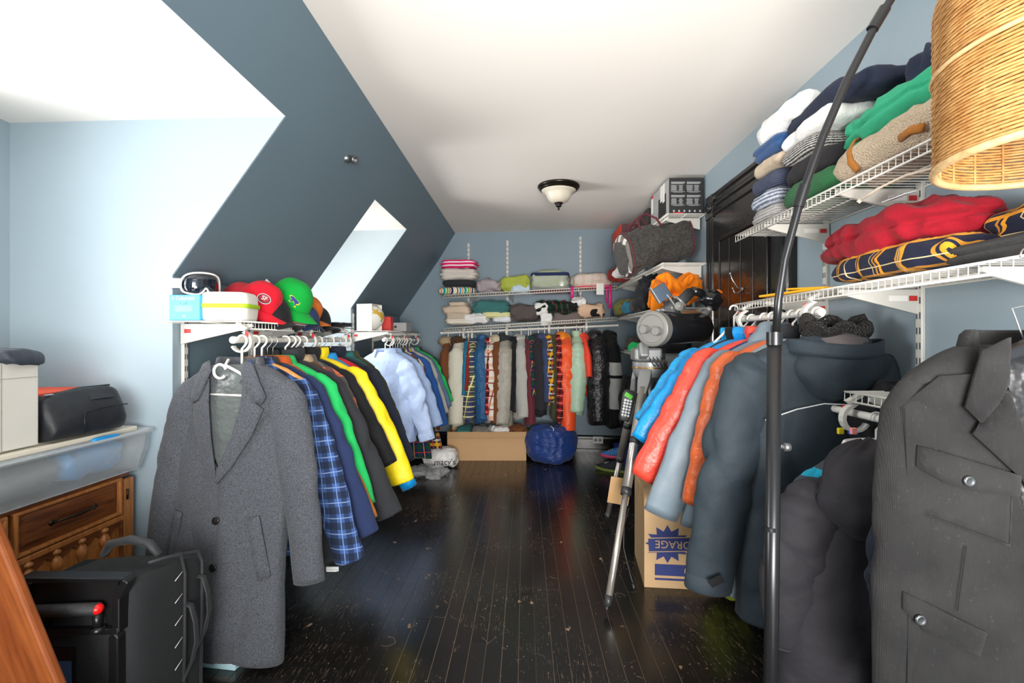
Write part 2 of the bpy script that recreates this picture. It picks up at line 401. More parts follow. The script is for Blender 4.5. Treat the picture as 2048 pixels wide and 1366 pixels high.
def coat_hook(y, z):
    h = bpy.data.objects.new('coat_hook', None)
    b = MB(); b.lathe([(0, .006), (.012, .005), (.014, 0)], 16, (-.026, y, z), M=Matrix.Rotation(-PI/2, 3, 'Y'))
    b.tube([(-.03, y, z), (-.06, y, z+.01), (-.085, y+.0, z+.05), (-.10, y, z+.09)], [.005, .005, .0045, .004], 8)
    b.tube([(-.03, y, z), (-.055, y, z-.025), (-.075, y, z-.025), (-.085, y, z+.002)], [.005, .005, .0045, .004], 8)
    for p in ((-.10, y, z+.092), (-.085, y, z+.004)): b.lathe([(0, -.007), (.006, -.004), (.007, 0), (.006, .004), (0, .007)], 10, p)
    b.build('coat_hook', NIC, dr)
coat_hook(-.02, 1.50)
tag(struct(dr), '', '') if 0 else None
# outlet on the back baseboard
y_ = back_y(.80)
ot = thing('wall_outlet', 'white wall outlet set in the black baseboard of the back wall', 'outlet', ((1196-CX)/FPX*5.1, 5.105, .125), -.125)
b = MB(); b.box((0, 0, 0), (.11, .006, .075)); b.build('cover_plate', plain('white_plastic', (232, 231, 226), .35), ot, False, .003)
b = MB()
for sx in (-.024, .024):
    b.lathe([(0, .001), (.017, .001), (.017, 0)], 16, (sx, -.004, 0), M=Matrix.Rotation(PI/2, 3, 'X'))
b.build('socket', plain('grey_socket', (150, 150, 148), .4), ot)
# pipe stub on the slope
ps = thing('sprinkler_nozzle', 'small grey metal nozzle sticking out of the dark sloped wall', 'nozzle', P(690, 316, 2.69))
q = P(690, 316, 1)
nrm = Vector((KZ-SLZ, 0, -(XK-SLX))).normalized(); nrm = Vector((.825, 0, -.564))
st_y = None
# solve for the point on the slope under that pixel
rx, rz_ = (690-CX)/FPX, (CY-316)/FPX
yy = (SLX+(XK-SLX)*(SLZ-EYE)/(SLZ-KZ))/(rx-(-(XK-SLX))*rz_/(SLZ-KZ)*-1*-1) if 0 else None
A_ = (XK-SLX)/(SLZ-KZ)            # x = SLX + A*(SLZ - z)
yy = (SLX+A_*(SLZ-EYE))/(rx+A_*rz_)
ps.location = (rx*yy, yy, EYE+rz_*yy)
ps.rotation_euler = Vector((.9, -.25, -.25)).to_track_quat('Z', 'Y').to_euler()
GM = plain('dull_zinc', (120, 122, 122), .4, .8)
b = MB(); b.lathe([(.024, -.02), (.024, .02), (.016, .022), (.016, .05), (.020, .05), (.020, .066), (.013, .066), (.012, .04), (0, .04)], 20); b.build('pipe_collar', GM, ps)
# ------------------------------------------------------------------ ceiling light
cl = thing('ceiling_light', 'flush ceiling light with frosted bowl and dark bronze rim', 'light', (.262, 3.70, CEIL))
BRZ = plain('oil_bronze', (44, 38, 33), .3, .7)
b = MB(); b.lathe([(0, 0), (.162, 0), (.165, -.008), (.158, -.020), (.150, -.022), (.148, -.032), (.138, -.040), (.132, -.034), (0, -.03)], 48); b.build('rim', BRZ, cl)
t = NT('frosted_glass'); t.b.inputs['Base Color'].default_value = (*lin((214, 206, 190)), 1); t.b.inputs['Roughness'].default_value = .3; t.b.inputs['Subsurface Weight'].default_value = .0
t.link(t.mix(t.noise(7, 3), lin((205, 196, 176)), lin((226, 220, 206))), t.b.inputs['Base Color'])
b = MB(); b.lathe([(.136, -.034), (.130, -.046), (.112, -.054), (.098, -.070), (.090, -.092), (.072, -.118), (.045, -.132), (0, -.134)], 48); b.build('glass_bowl', t.m, cl)
b = MB(); b.lathe([(.034, -.130), (.032, -.140), (.018, -.144), (.024, -.154), (.018, -.164), (.006, -.168), (.006, -.174), (.010, -.180), (.006, -.188), (0, -.19)], 24); b.build('finial', BRZ, cl)
# ------------------------------------------------------------------ wire shelving
WIRE = plain('white_coated_wire', (218, 216, 209), .35)
STEEL = plain('white_coated_steel', (206, 205, 198), .35)
SLOT = plain('slot_shadow', (60, 70, 78), .7)
LBL = plain('label_paper', (235, 233, 228), .6); RED = plain('label_red', (196, 40, 38), .5); INK = plain('printed_black', (28, 28, 30), .6)
SHELVES = {}
def wire_shelf(label, A, B, depth_dir, depth, step=.0254, brackets=(), lipfront=True, hooks=(), wr=.0016, lab=1, gr=None):
    """A..B front edge top points; depth_dir points to the wall (3-D vector)"""
    A, B = Vector(A), Vector(B); D = Vector(depth_dir).normalized()*depth; d = (B-A).normalized(); L = (B-A).length; Z = Vector((0, 0, 1))
    th = thing('wire_shelf', label, 'shelf', A, group=gr); o = A
    b = MB(); n = int(L/step)
    for i in range(n+1):
        p = d*(i*L/n)
        b.tube([p-Z*.030, p, p+D], wr, 5, False)
    b.build('cross_wires', WIRE, th, kind='stuff')
    rk = .0034 if wr < .002 else .0052
    b = MB(); b.cyl(-Z*.001, d*L-Z*.001, rk, n=8); b.cyl(-Z*.030, d*L-Z*.030, rk, n=8); b.build('front_rail', WIRE, th)
    b = MB(); b.cyl(D-Z*.003, D+d*L-Z*.003, .0034, n=8); b.cyl(D*.5-Z*.004, D*.5+d*L-Z*.004, .003, n=8); b.build('back_rail', WIRE, th)
    for s_ in brackets:                      # distance along the front edge
        p = d*s_-Z*.008; br = MB()
        poly = [(1.0, .0), (.03, .0), (.02, -.012), (.10, -.022), (1.0, -.085)]
        br.prism(poly, lambda u, v, t: p+D*u+Z*v+d*t, -.006, .006)
        br.tube([p+D*.2-Z*.020, p+D*.97-Z*.052], .004, 6)
        bo = br.build('bracket', STEEL, th, False, .002)
        if lab:
            for sg in (-1, 1):
                sd = d*(sg*.0075)
                q = MB(); q.box(p+D*.72-Z*.030+sd, (abs(D.normalized().x)*.060+.001, abs(D.normalized().y)*.060+.001, .018)); q.build('sticker', LBL, bo, False)
                q = MB(); q.box(p+D*.90-Z*.030+sd*1.02, (abs(D.normalized().x)*.024+.0016, abs(D.normalized().y)*.024+.0016, .017)); r_ = q.build('logo_patch', RED, bo, False)
    for s_ in hooks:                         # curled rod carrier under the front edge
        p = d*s_-D.normalized()*.0-Z*.02; br = MB(); dn = D.normalized(); prof = []
        cpts = [dn*.03+Z*.012, -dn*.012+Z*-.01]
        R = .040; cc = -dn*-.012-Z*.062
        for k in range(13):
            a = PI/2+k/12*PI*1.35
            cpts.append(cc+(-dn)*(-math.cos(a))*R*1+Z*math.sin(a)*R)
        br2 = []
        rings = []
        for k, q in enumerate(cpts):
            tq = (cpts[min(k+1, len(cpts)-1)]-cpts[max(k-1, 0)]).normalized(); nn = d.cross(tq).normalized()*(.006 if k < 10 else .004)
            rings.append([p+q+nn+d*.011, p+q-nn+d*.011, p+q-nn-d*.011, p+q+nn-d*.011])
        br.loft(rings); ho = br.build('rod_carrier', STEEL, th, False, .002)
        q = MB(); q.box(p+cpts[4]-d*.0125, (.014 if abs(d.y) > .5 else .001, .001 if abs(d.y) > .5 else .02, .02)); q.build('logo_patch', RED, ho, False)
    return th
def standard(label, x, y, z0, z1, nrm):
    nrm = Vector(nrm).normalized(); th = thing('wall_standard', label, 'rail', (x, y, z0)); tdir = nrm.cross(Vector((0, 0, 1)))
    rot = Matrix((tdir, nrm, Vector((0, 0, 1)))).transposed()
    b = MB(); b.box(nrm*.007+Vector((0, 0, (z1-z0)/2)), (.026, .014, z1-z0), rot); b.build('channel', STEEL, th, False, .003)
    b = MB(); k = int((z1-z0)/.05)
    for i in range(k):
        for s_ in (-1, 1): b.box(nrm*.0142+tdir*(.0062*s_)+Vector((0, 0, .03+i*.05)), (.0045, .001, .022), rot)
    b.build('slots', SLOT, th, False, kind='stuff')
def rod(label, A, B, r=.0125):
    A, B = Vector(A), Vector(B); th = thing('closet_rod', label, 'rod', A); d = B-A; u = d.normalized()
    b = MB(); b.cyl((0, 0, 0), d, r, n=20); smoothcut(b.build('tube', WIRE, th))
    for q0, q1 in ((-u*.004, u*.014), (d-u*.014, d+u*.004)):
        b = MB(); b.cyl(q0, q1, r*1.12, n=20); smoothcut(b.build('end_cap', plain('white_plastic', (232, 231, 226), .35), th))
LT = 1.275
wire_shelf('white wire shelf near the coat rack holding the baseball caps', (-1.12, 1.87, LT), (-1.12, 3.10, LT), (-1, 0, 0), .305, brackets=(.10, .60, 1.08), hooks=(.03, .62, 1.12))
wire_shelf('white wire shelf at left holding the football box', (-1.12, 3.87, LT), (-1.12, 5.06, LT), (-1, 0, 0), .305, brackets=(.05, .57, 1.07), hooks=(.10, .55, 1.0))
rod('white closet rod carrying the long grey overcoat and bright jackets', (-1.13, 1.84, LT-.075), (-1.13, 3.12, LT-.075))
rod('white closet rod at left carrying the pale blue shirts', (-1.13, 3.80, LT-.075), (-1.13, 5.08, LT-.075))
for y, lb in ((1.986, 'white slotted rail behind the grey overcoat'), (2.48, 'white slotted rail behind the green jacket'), (2.98, 'white slotted rail behind the yellow jacket'), (3.94, 'white slotted rail beside the football box'), (4.45, 'white slotted rail behind the dress shirts')):
    standard(lb, XK, y, .75, 1.30 if y < 3.5 else 1.42, (1, 0, 0))
# back shelves
def bp(px, py, y): return P(px, py, y)
def by(x): return back_y(x)-.315
bx0, bx1 = -.86, .93
wire_shelf('upper white wire shelf on the back wall holding towels and pillows', (bx0, by(bx0), 1.675), (bx1, by(bx1), 1.748), (.124, 1, 0), .305, brackets=(.28, .70, 1.42), lab=0, wr=.0023)
wire_shelf('lower white wire shelf on the back wall above the hanging jackets', (bx0, by(bx0), 1.325), (bx1, by(bx1), 1.43), (.124, 1, 0), .305, brackets=(.28, .70, 1.42), hooks=(.22, .68, 1.12, 1.5), lab=0, wr=.0023)
RB0, RB1 = Vector((-.90, by(-.9)+.05, 1.274)), Vector((.95, by(.95)+.05, 1.350))
rod('white closet rod along the back wall carrying many jackets', RB0, RB1)
for px, z1, lb in ((936, 2.28, 'white slotted rail above the striped towel'), (1015, 2.30, 'white slotted rail above the lime towel'), (1159, 2.32, 'white slotted rail above the floral pillow')):
    x = (px-CX)/FPX*5.25; standard(lb, x, back_y(x), 1.2, z1, (-.124, -1, 0))
# right near shelves
wire_shelf('top right wire shelf stacked with folded sweaters', (1.02, 2.30, 1.705), (1.02, .95, 1.705), (1, 0, 0), .285, brackets=(.26, .73, 1.2))
wire_shelf('middle right wire shelf with the red hoodie', (1.03, 2.33, 1.375), (1.03, .90, 1.375), (1, 0, 0), .275, brackets=(.28, .76, 1.25), hooks=(.10, .62))
wire_shelf('low right wire shelf behind the black corduroy jacket', (1.03, 1.53, 1.035), (1.03, .90, 1.035), (1, 0, 0), .275, brackets=(.10, .5), hooks=(.03, .5))
rod('white closet rod at right carrying the puffer jackets', (1.06, 1.70, 1.300), (1.06, 2.36, 1.300), .013)
rod('short white closet rod at right with coloured hanger tags', (1.058, 1.70, .965), (1.058, .92, .965), .012)
standard('white slotted rail between the sweater shelves and the dark parka', XR, 1.565, 1.0, 1.72, (-1, 0, 0))
standard('white slotted rail beside the black door', XR, 2.058, 1.15, 1.72, (-1, 0, 0))
# right far shelves
wire_shelf('highest far right wire shelf under the printer carton', (1.03, 3.42, 2.11), (.95, 5.00, 2.11), (1, 0, 0), .27, brackets=(.10, .8, 1.4), lab=0, wr=.0023)
wire_shelf('far right wire shelf under the dark duffel bag', (.99, 3.40, 1.752), (.95, 4.92, 1.748), (1, 0, 0), .31, brackets=(.10, .8, 1.4), lab=0, wr=.0023)
wire_shelf('far right wire shelf behind the orange jacket', (.97, 3.40, 1.43), (.95, 4.85, 1.43), (1, 0, 0), .33, brackets=(.10, .8, 1.3), lab=0, wr=.0023)
wire_shelf('lowest far right wire shelf behind the telescope', (.97, 3.40, 1.10), (.97, 4.85, 1.10), (1, 0, 0), .33, brackets=(.10, .8, 1.3), lab=0, wr=.0023)
# ------------------------------------------------------------------ hangers and garments
def fnoise(rng, n=5, kx=(6, 22), kz=(1, 7)):
    a = [(rng.uniform(*kx), rng.uniform(*kz)*rng.choice((-1, 1)), rng.uniform(0, 6.28), rng.uniform(.5, 1)) for _ in range(n)]
    def f(x, z): return sum(w_*np.sin(x*k+z*q+ph) for k, q, ph, w_ in a)/n*1.6
    return f
HW = {'plastic': plain('white_hanger_plastic', (238, 236, 230), .3), 'wire': plain('silver_hanger_wire', (200, 200, 200), .3, .9),
      'wood': wood('honey_hanger_wood', (196, 132, 66), (222, 164, 96), 2, .3), 'black': plain('black_hanger_plastic', (20, 20, 22), .25),
      'clear': plain('clear_hanger_plastic', (225, 228, 228), .1, alpha=.55), 'grey': plain('grey_hanger_plastic', (120, 120, 122), .3)}
def hanger(label, loc, rz=0, kind='plastic', hw=.21, roll=0, group=None, hs=1.0):
    th = thing('clothes_hanger', label, 'hanger', loc, group=group, rot=(0, roll, rz))
    r = {'plastic': .0048, 'wire': .0017, 'wood': .0022, 'black': .004, 'clear': .004, 'grey': .004}[kind]
    R = .021*hs
    pts = [(R*math.cos(a), 0, R*math.sin(a)-.008) for a in np.linspace(-.5, PI*1.0, 12)]
    # hook rests over the rod, then curls back to the middle
    pts = [(R*math.cos(a), 0, R*math.sin(a)-.003) for a in np.linspace(PI*1.02, -.42, 12)]
    pts += [(.012, 0, -.022), (0, 0, -.034), (0, 0, -.102)]
    b = MB(); b.tube(pts, r, 6); b.build('hook', HW[kind if kind not in ('wood',) else 'wire'], th)
    m = HW[kind]; b = MB()
    if kind == 'wood':
        for s_ in (-1, 1): b.tube([(0, 0, -.082), (s_*.05, 0, -.09), (s_*hw*.7, -.003, -.13), (s_*hw, -.006, -.165)], [.016, .016, .015, .010], 10, flat=1.0)
        b.build('arms', m, th)
    else:
        b.tube([(-hw*.96, 0, -.198), (-hw, 0, -.190), (-hw*.9, 0, -.175), (-.04, 0, -.108), (0, 0, -.100), (.04, 0, -.108), (hw*.9, 0, -.175), (hw, 0, -.190), (hw*.96, 0, -.198)], r*(1.3 if kind != 'wire' else 1), 6)
        b.build('arms', m, th); b = MB(); b.cyl((-hw*.96, 0, -.200), (hw*.96, 0, -.200), r*1.1, n=6); b.build('bar', m, th)
    return th
def superring(W, D, n, y0=0, x0=0, e=.82, ph=0):
    a = np.linspace(0, 2*PI, n, endpoint=False)+ph
    c, s_ = np.cos(a), np.sin(a)
    return x0+W*np.sign(c)*np.abs(c)**e, y0+D*np.sign(s_)*np.abs(s_)**e, a
ALLG = []
def garment(name, label, cat, M, loc, rz=0, roll=0, pitch=0, hw=.235, L=.86, D=.05, hem=None, hx=0.0, ends=((-.33, -.80), (.33, -.80)),
            sw=.070, sd=.052, puff=0, bh=.085, fold=.012, collar='shirt', CM=None, SM=None, seed=0, group=None, zip_=None, buttons=0, res=1.0,
            cuff=None, hemband=None, neck=.072, zs=-.165, sleeveless=False, bulge=.3, Dy=0.0, hoodk=1.0, soff=0.0, ec=1.0, flat=.8, side=False):
    """a garment on a hanger: x across the shoulders, -y front, origin where the hook meets the rod"""
    rng = random.Random(seed+len(label))
    th = thing(name, label, cat, loc, group=group, rot=(pitch, roll, rz))
    n = int(56*res); nv = int(34*res); hem = hem or hw*.98
    F = fnoise(rng, 6, (9, 30), (1, 6)); G = fnoise(rng, 4, (4, 10), (6, 16))
    rings = []
    # shoulder part
    lev = []
    for t_ in np.linspace(0, 1, 9): lev.append(('s', t_))
    for t_ in np.linspace(0, 1, nv)[1:]: lev.append(('b', t_))
    for k, t_ in lev:
        if k == 's':
            W = neck+(hw-.034-neck)*t_**.9; z = -.095+(zs+.095)*t_**1.35; Dd = .042+(D-.042)*t_*.8; x0 = 0
        else:
            z = zs+(-L-zs)*t_; u = t_; W = (hw-.034)+(hem-hw+.034)*min(1, u*1.15)-.02*math.exp(-((u-.12)/.1)**2)+.006*math.sin(u*9+seed); Dd = D*(.86+.22*math.sin(min(1, u*1.4)*PI*.6)); x0 = hx*u
        x, y, a = superring(W, Dd, n, x0=x0, e=.75)
        g = max(0, (zs-z)/(L+zs))
        f = F(x, z*np.ones(n))*fold*(.25+1.2*g)+G(x, z*np.ones(n))*fold*.45
        cr_ = (np.abs(np.sin(x*13+z*5+seed+.8*math.sin(z*9)))**.6-.6)+.7*(np.abs(np.sin(x*9-z*11+seed*2))**.6-.6)
        f = f+cr_*fold*(.3+.8*g)*np.sign(y)
        if puff:
            q = abs(math.sin(PI*(z-zs)/bh)); pf = puff*(q**.45-.75)
            jit = 1+.25*np.sin(x*40+z*30)
            y = y+np.sign(y)*pf*jit*(np.abs(y)/max(Dd, .01)); x = x+(np.cos(a))*pf*.8
            f = f*.5
        y = y+f
        rings.append([(float(x[i]), float(y[i])+Dy*g, z+(.010*math.sin(a[i]*2+seed)*(1 if k == 'b' and t_ > .99 else 0))) for i in range(n)])
    b = MB(); b.loft(rings, True, True); body = b.build('body', M, th)
    if hemband:
        b = MB(); r0 = rings[-1]; rr = []
        for dz, gr in ((.006, -.004), (.002, .002), (-.03, .004), (-.052, .0), (-.055, -.012)):
            rr.append([(p[0]*(1+gr*2), p[1]*(1+gr*8), -L+dz) for p in r0])
        b.loft(rr, True, False); b.build('waistband', hemband, th)
    # sleeves
    sm = SM or M
    if not sleeveless:
        for si, s_ in enumerate((-1, 1)):
            ex, ez = ends[si]; m_ = int(32*res); nn = int(26*res)
            p0 = Vector((s_*(hw-.078), 0, zs-.034)); p3 = Vector((ex, soff, ez))
            dn = (p3-p0)
            p1 = p0+Vector((s_*.030, 0, -.030))+dn*.12; p2 = p0+dn*.5+Vector((s_*bulge*.07, -.012, 0))
            def bez(u): return (1-u)**3*p0+3*(1-u)**2*u*p1+3*(1-u)*u*u*p2+u**3*p3
            H = fnoise(rng, 5, (2, 4), (4, 13)); ph = rng.uniform(0, 6)
            rg = []
            us = [i_/(m_-1) for i_ in range(m_)]
            Ls = dn.length
            for i, u in enumerate(us):
                p = bez(u); tg = (bez(min(1, u+.02))-bez(max(0, u-.02))).normalized()
                ax = Vector((0, 1, 0)); bx = tg.cross(ax).normalized(); ax = bx.cross(tg).normalized()
                cap = min(1, .80+u*Ls/.35); prof_ = 1 if not side else .72+.33*math.sin(min(1, u*1.25+.1)*PI*.5)-.12*max(0, u-.75)/.25
                wa = (sw*(1.06-.38*u))*cap; da = (sd*(1-.25*u))*min(1, .75+u*Ls/.25)*flat*prof_
                al = np.linspace(0, 2*PI, nn, endpoint=False)
                w2 = sum(wt*(np.abs(np.sin(al*k_+u*Ls*q_+o_+1.2*math.sin(u*7+o_)))**.7-.6) for k_, q_, o_, wt in ((1.0, 11, ph, .9), (1.5, -16, ph*2, .8), (.5, 24, ph*3, .5), (2, 7, ph*.7, .6), (1, 2.2, ph*1.3, 1.1)))/2.2
                amp = fold*1.5*(.45+.9*math.exp(-((u-.52)/.2)**2)+.45*math.exp(-((u-.08)/.1)**2))
                rad = 1+w2*amp/max(wa, .02)
                if puff:
                    q = abs(math.sin(PI*u*Ls/bh+.6)); rad = (rad-1)*.5+1; rad = rad*(1+puff/sw*(q**.30-.82)*1.5)+.02*np.sin(al*9+u*40)
                rg.append([p+bx*float(wa*rad[j]*math.cos(al[j]))+ax*float(da*rad[j]*math.sin(al[j])) for j in range(nn)])
            r0 = rg[0]; c0 = sum(r0, Vector())/nn; t0 = (bez(.03)-bez(0)).normalized()
            rg = [[c0+(q-c0)*f_-t0*d_ for q in r0] for f_, d_ in ((.12, .047), (.45, .041), (.75, .029), (.93, .012))]+rg; m_ += 4
            # turn the end in
            e_ = rg[-1]; cc = sum(e_, Vector())/nn; tgd = (bez(1)-bez(.97)).normalized()
            rg.append([cc+(q-cc)*.90-tgd*.004 for q in e_]); rg.append([cc+(q-cc)*.80-tgd*.05 for q in e_])
            b = MB(); b.loft(rg, True, True); b.build('sleeve', sm, th)
            if cuff:
                b = MB(); q0 = rg[m_-1]; cm_ = cuff; rr = []
                for dd, sc in ((-.055, .93), (-.05, 1.03), (-.002, 1.02), (.006, .98), (.004, .88)):
                    rr.append([cc+(q-cc)*sc+tgd*dd for q in q0])
                b.loft(rr, True, False); b.build('cuff', cm_, th)
    cm = CM or M
    if collar == 'shirt':
        # folded collar: stand then fall, open at the front
        gap = .38; al = np.linspace(-PI/2+gap, 1.5*PI-gap, 30); prof = [(0, 0), (.002, .022), (.006, .030), (.014, .028), (.024, .004), (.030, -.016)]
        rr = []
        for i, a in enumerate(al):
            w_ = abs(i/(len(al)-1)-.5)*2; ext = 1+.35*w_**4
            rr.append([((neck+.006+q*ext)*math.cos(a), (.046+q*ext*.9)*math.sin(a), -.098+h*(1 if h > 0 else ext*1.4)-.012*w_**3) for q, h in prof])
        b = MB(); b.loft(rr, False, False); b.build('collar', cm, th, solid=.0025)
    elif collar == 'stand':
        gap = .12; al = np.linspace(-PI/2+gap, 1.5*PI-gap, 30); rr = []
        for i, a in enumerate(al):
            w_ = abs(i/(len(al)-1)-.5)*2; k_ = .012*math.sin(i*1.3+seed)*.4
            rr.append([((neck+.004+q+k_)*math.cos(a), (.046+q)*math.sin(a), -.10+h-.01*w_**3) for q, h in ((-.008, -.01), (.004, .012), (.010, .035), (.008, .058), (.002, .064), (-.008, .055), (-.012, .02), (-.014, -.01))])
        b = MB(); b.loft(rr, False, True); b.build('collar', cm, th)
    elif collar in ('hood', 'fur', 'sherpa'):
        b = MB(); rr = []; K = 22; N = 30; sx, sy, sz = ((.135, .085, .10) if collar == 'hood' else (.125, .08, .055)); sx *= hoodk; sz *= hoodk
        for i in range(K):
            v = -PI/2+PI*i/(K-1); row = []
            for j in range(N):
                a = 2*PI*j/N; r_ = math.cos(v)**.8
                q = Vector((sx*r_*math.cos(a), sy*r_*math.sin(a), sz*math.sin(v)))
                nv_ = noise.noise(q*(16 if collar == 'hood' else 40)+Vector((seed, 0, 0)))*(.16 if collar == 'hood' else .12)
                slit = math.exp(-(q.x/.022)**2)*max(0, -q.y/sy)*.35 if collar == 'hood' else 0
                row.append(q*(1+nv_-slit)+Vector((0, .02, -.115+(-.0 if collar == 'hood' else .02))))
            rr.append(row)
        b.loft(rr, True, True); b.build('hood' if collar == 'hood' else 'fur_collar', cm, th)
    if zip_:
        fy = []
        b = MB()
        for t_ in np.linspace(0, 1, 30):
            z = zs+(-L-zs)*t_+.03*(1-t_)
            fy.append((hx*t_, -D*(.9+.15*math.sin(min(1, t_*1.4)*PI*.6))-.012-puff+Dy*t_, z))
        b.tube(fy, .004, 6, flat=1.0); b.build('zip', zip_, th)
    return th
def surf_patch(parent, poly, yf, mat, name, th=.004, seg=None):
    """thin sewn-on piece: polygon in x-z, follows y = yf(x, z)"""
    bm = bmesh.new(); vs = [bm.verts.new((x, 0, z)) for x, z in poly]; bm.faces.new(vs)
    bmesh.ops.triangulate(bm, faces=bm.faces[:]); 
    for _ in range(3): bmesh.ops.subdivide_edges(bm, edges=[e for e in bm.edges if e.calc_length() > .035], cuts=1, use_grid_fill=True)
    for v in bm.verts: v.co.y = yf(v.co.x, v.co.z)
    bmesh.ops.recalc_face_normals(bm, faces=bm.faces)
    me = bpy.data.meshes.new(name); bm.to_mesh(me); bm.free(); me.materials.append(mat)
    me.polygons.foreach_set('use_smooth', [True]*len(me.polygons))
    o = bpy.data.objects.new(name, me); C.objects.link(o); o.parent = parent
    md = o.modifiers.new('t', 'SOLIDIFY'); md.thickness = th; md.offset = 0
    return o
def folded(label, M, c, s, rz=0, layers=3, cr=.10, seed=0, cat='clothes', name='folded_garment', group=None, e=.42, tilt=(0, 0), wr=7, groove=.16, prof=.42, n=64, k=26, drape=0, parent=None, part=None, flat=1.0):
    """folded or crumpled textile lying on a surface; c is the centre of its underside"""
    if parent is None: th = thing(name, label, cat, c, group=group, rot=(tilt[0], tilt[1], rz))
    b = MB(); rr = []; so = Vector((seed*3.1, seed*1.7, seed*.9))
    for i in range(k):
        v = -PI/2+PI*i/(k-1); h = (math.sin(v) if abs(math.sin(v)) < 1 else math.copysign(1, v))
        hh = math.copysign(abs(h)**.8, h); r_ = max(.0, math.cos(v))**prof
        row = []
        for j in range(n):
            a = 2*PI*j/n; ca, sa = math.cos(a), math.sin(a)
            x = math.copysign(abs(ca)**e, ca)*r_; y = math.copysign(abs(sa)**e, sa)*r_
            fr = ((hh+1)/2*layers) % 1.0; gr = math.exp(-(min(fr, 1-fr)/.13)**2) if layers > 1 and 0.04 < (hh+1)/2 < .96 else 0
            sid = max(abs(ca)**e, abs(sa)**e)
            q = Vector((x*s[0]/2, y*s[1]/2, 0)); lay = int((hh+1)/2*layers)
            wob = noise.noise(Vector((x*1.7, y*1.7, lay*2.3))+so)*.10
            sc = (1-groove*gr*(r_**2))*(1+wob*r_)
            p = Vector((x*s[0]/2*sc, y*s[1]/2*sc, (hh+1)/2*s[2]))
            w1 = noise.noise(p*wr+so); w2 = abs(noise.noise(p*wr*2.1-so)); w3 = noise.noise(Vector((p.x*wr*3.5, p.y*wr*3.5, p.z*wr*2))+so*2)
            nrm = Vector((x, y, hh*1.0)).normalized() if (x or y) else Vector((0, 0, hh))
            mag = min(s)*.5*cr*2.2
            p = p+nrm*(w1*1.0-w2*1.5+w3*.35+.25)*mag
            if drape: p.z -= drape*max(0, (abs(p.x)/(s[0]/2))-.75)**2*8
            p.z = max(p.z, .0) if not drape else p.z
            row.append(p)
        rr.append(row)
    b.loft(rr, True, True)
    if parent is not None: return b.build(part or 'fold', M, parent)
    b.build('cloth', M, th); return th
def carton(label, M, c, s, rz=0, name='box', cat='box', bevel=.003, lid=None, rot=None):
    th = thing(name, label, cat, c, rz, rot=rot); b = MB(); b.box((0, 0, s[2]/2), s); b.build('body', M, th, False, bevel); return th
def shoe(label, c, rz, upper, sole, accent, L=.28, rot=None):
    th = thing('shoe', label, 'shoe', c, rz, rot=rot)
    def outline(sc, z): 
        pts = []
        for j in range(28):
            a = 2*PI*j/28; x = math.cos(a)*L/2; w_ = (.036+.014*(x/L+.5))*1.0
            y = math.sin(a)*w_; pts.append((x*sc, y*sc, z+(.012*max(0, x/L)**2*4)))
        return pts
    b = MB(); b.loft([outline(.97, 0), outline(1.0, .006), outline(1.0, .020), outline(.95, .026)], True, True); b.build('sole', sole, th)
    rr = []
    for i, (h, f, k_) in enumerate(((.02, 1.0, .97), (.04, .98, .94), (.055, .86, .86), (.07, .66, .72), (.085, .50, .62), (.10, .42, .58))):
        rr.append([((x*f-(1-f)*L*.45), y*k_, h) for x, y, z in outline(.96, 0)])
    b = MB(); b.loft(rr, True, False); b.build('upper', upper, th, solid=.004)
    b = MB()
    for i in range(4): b.tube([(.02+i*.018, -.022, .078-i*.009), (.02+i*.018, 0, .086-i*.009), (.02+i*.018, .022, .078-i*.009)], .0028, 6)
    b.build('laces', accent, th); return th
# ------------------------------------------------------------------ fabrics
wool = cloth('grey_wool', (74, 77, 83), .95, .3, .6, 6, .08, .42, 300)
F_navy = cloth('navy_jersey', (38, 50, 86), .9, .4); F_char = cloth('charcoal_cloth', (44, 46, 50), .85, .5); F_blk = cloth('black_cloth', (24, 25, 28), .8, .5)
F_grn = cloth('bright_green_fleece', (34, 176, 92), .85, .4); F_yel = cloth('yellow_shell', (238, 212, 12), .55, .7, .1, 10)
F_org = cloth('burnt_orange_down', (204, 94, 44), .38, .45, .08, 16); F_red = cloth('coral_red_down', (232, 70, 52), .38, .4, .08, 16)
F_cyan = cloth('cyan_down', (0, 142, 214), .38, .45, .08, 16); F_slate = cloth('slate_parka_shell', (46, 56, 64), .65, .6, .12, 7, .03)
F_gshell = cloth('grey_blue_shell', (112, 128, 140), .5, .4, .08, 5, .1); F_blue = cloth('royal_blue_cotton', (30, 74, 140), .8, .4)
F_sky = cloth('pale_blue_shirting', (184, 204, 240), .8, .9, .1, 9, .05); F_sky2 = cloth('pale_blue_chambray', (150, 172, 208), .8, .8, .1, 9, .1)
F_wht = cloth('white_cotton', (226, 226, 224), .85, .6); F_lgrey = cloth('light_grey_jersey', (172, 172, 168), .9, .4, .3, 10, .2, .15)
F_cream = cloth('cream_canvas', (208, 204, 188), .85, .5); F_brown = cloth('brown_suede', (112, 66, 38), .95, .4); F_tan = fuzzy('tan_sherpa', (196, 172, 136), 160)
F_burg = cloth('burgundy_jersey', (100, 42, 52), .85, .4); F_oran = cloth('orange_shell', (240, 84, 28), .5, .7, .1, 9, .1); F_mint = cloth('mint_down', (174, 204, 178), .45, .5, .08, 20)
F_bdown = cloth('black_glossy_down', (26, 26, 30), .3, .7, .08, 22); F_gdown = cloth('stone_grey_down', (158, 154, 142), .5, .6, .1, 22); F_bdn2 = cloth('blue_camo_down', (22, 84, 132), .5, .9, .1, 34)
F_teal = cloth('teal_cloth', (40, 104, 104), .9, .4); F_dred = cloth('dark_red_cloth', (140, 40, 34), .85, .5); F_olive = cloth('olive_cloth', (66, 68, 44), .9, .5)
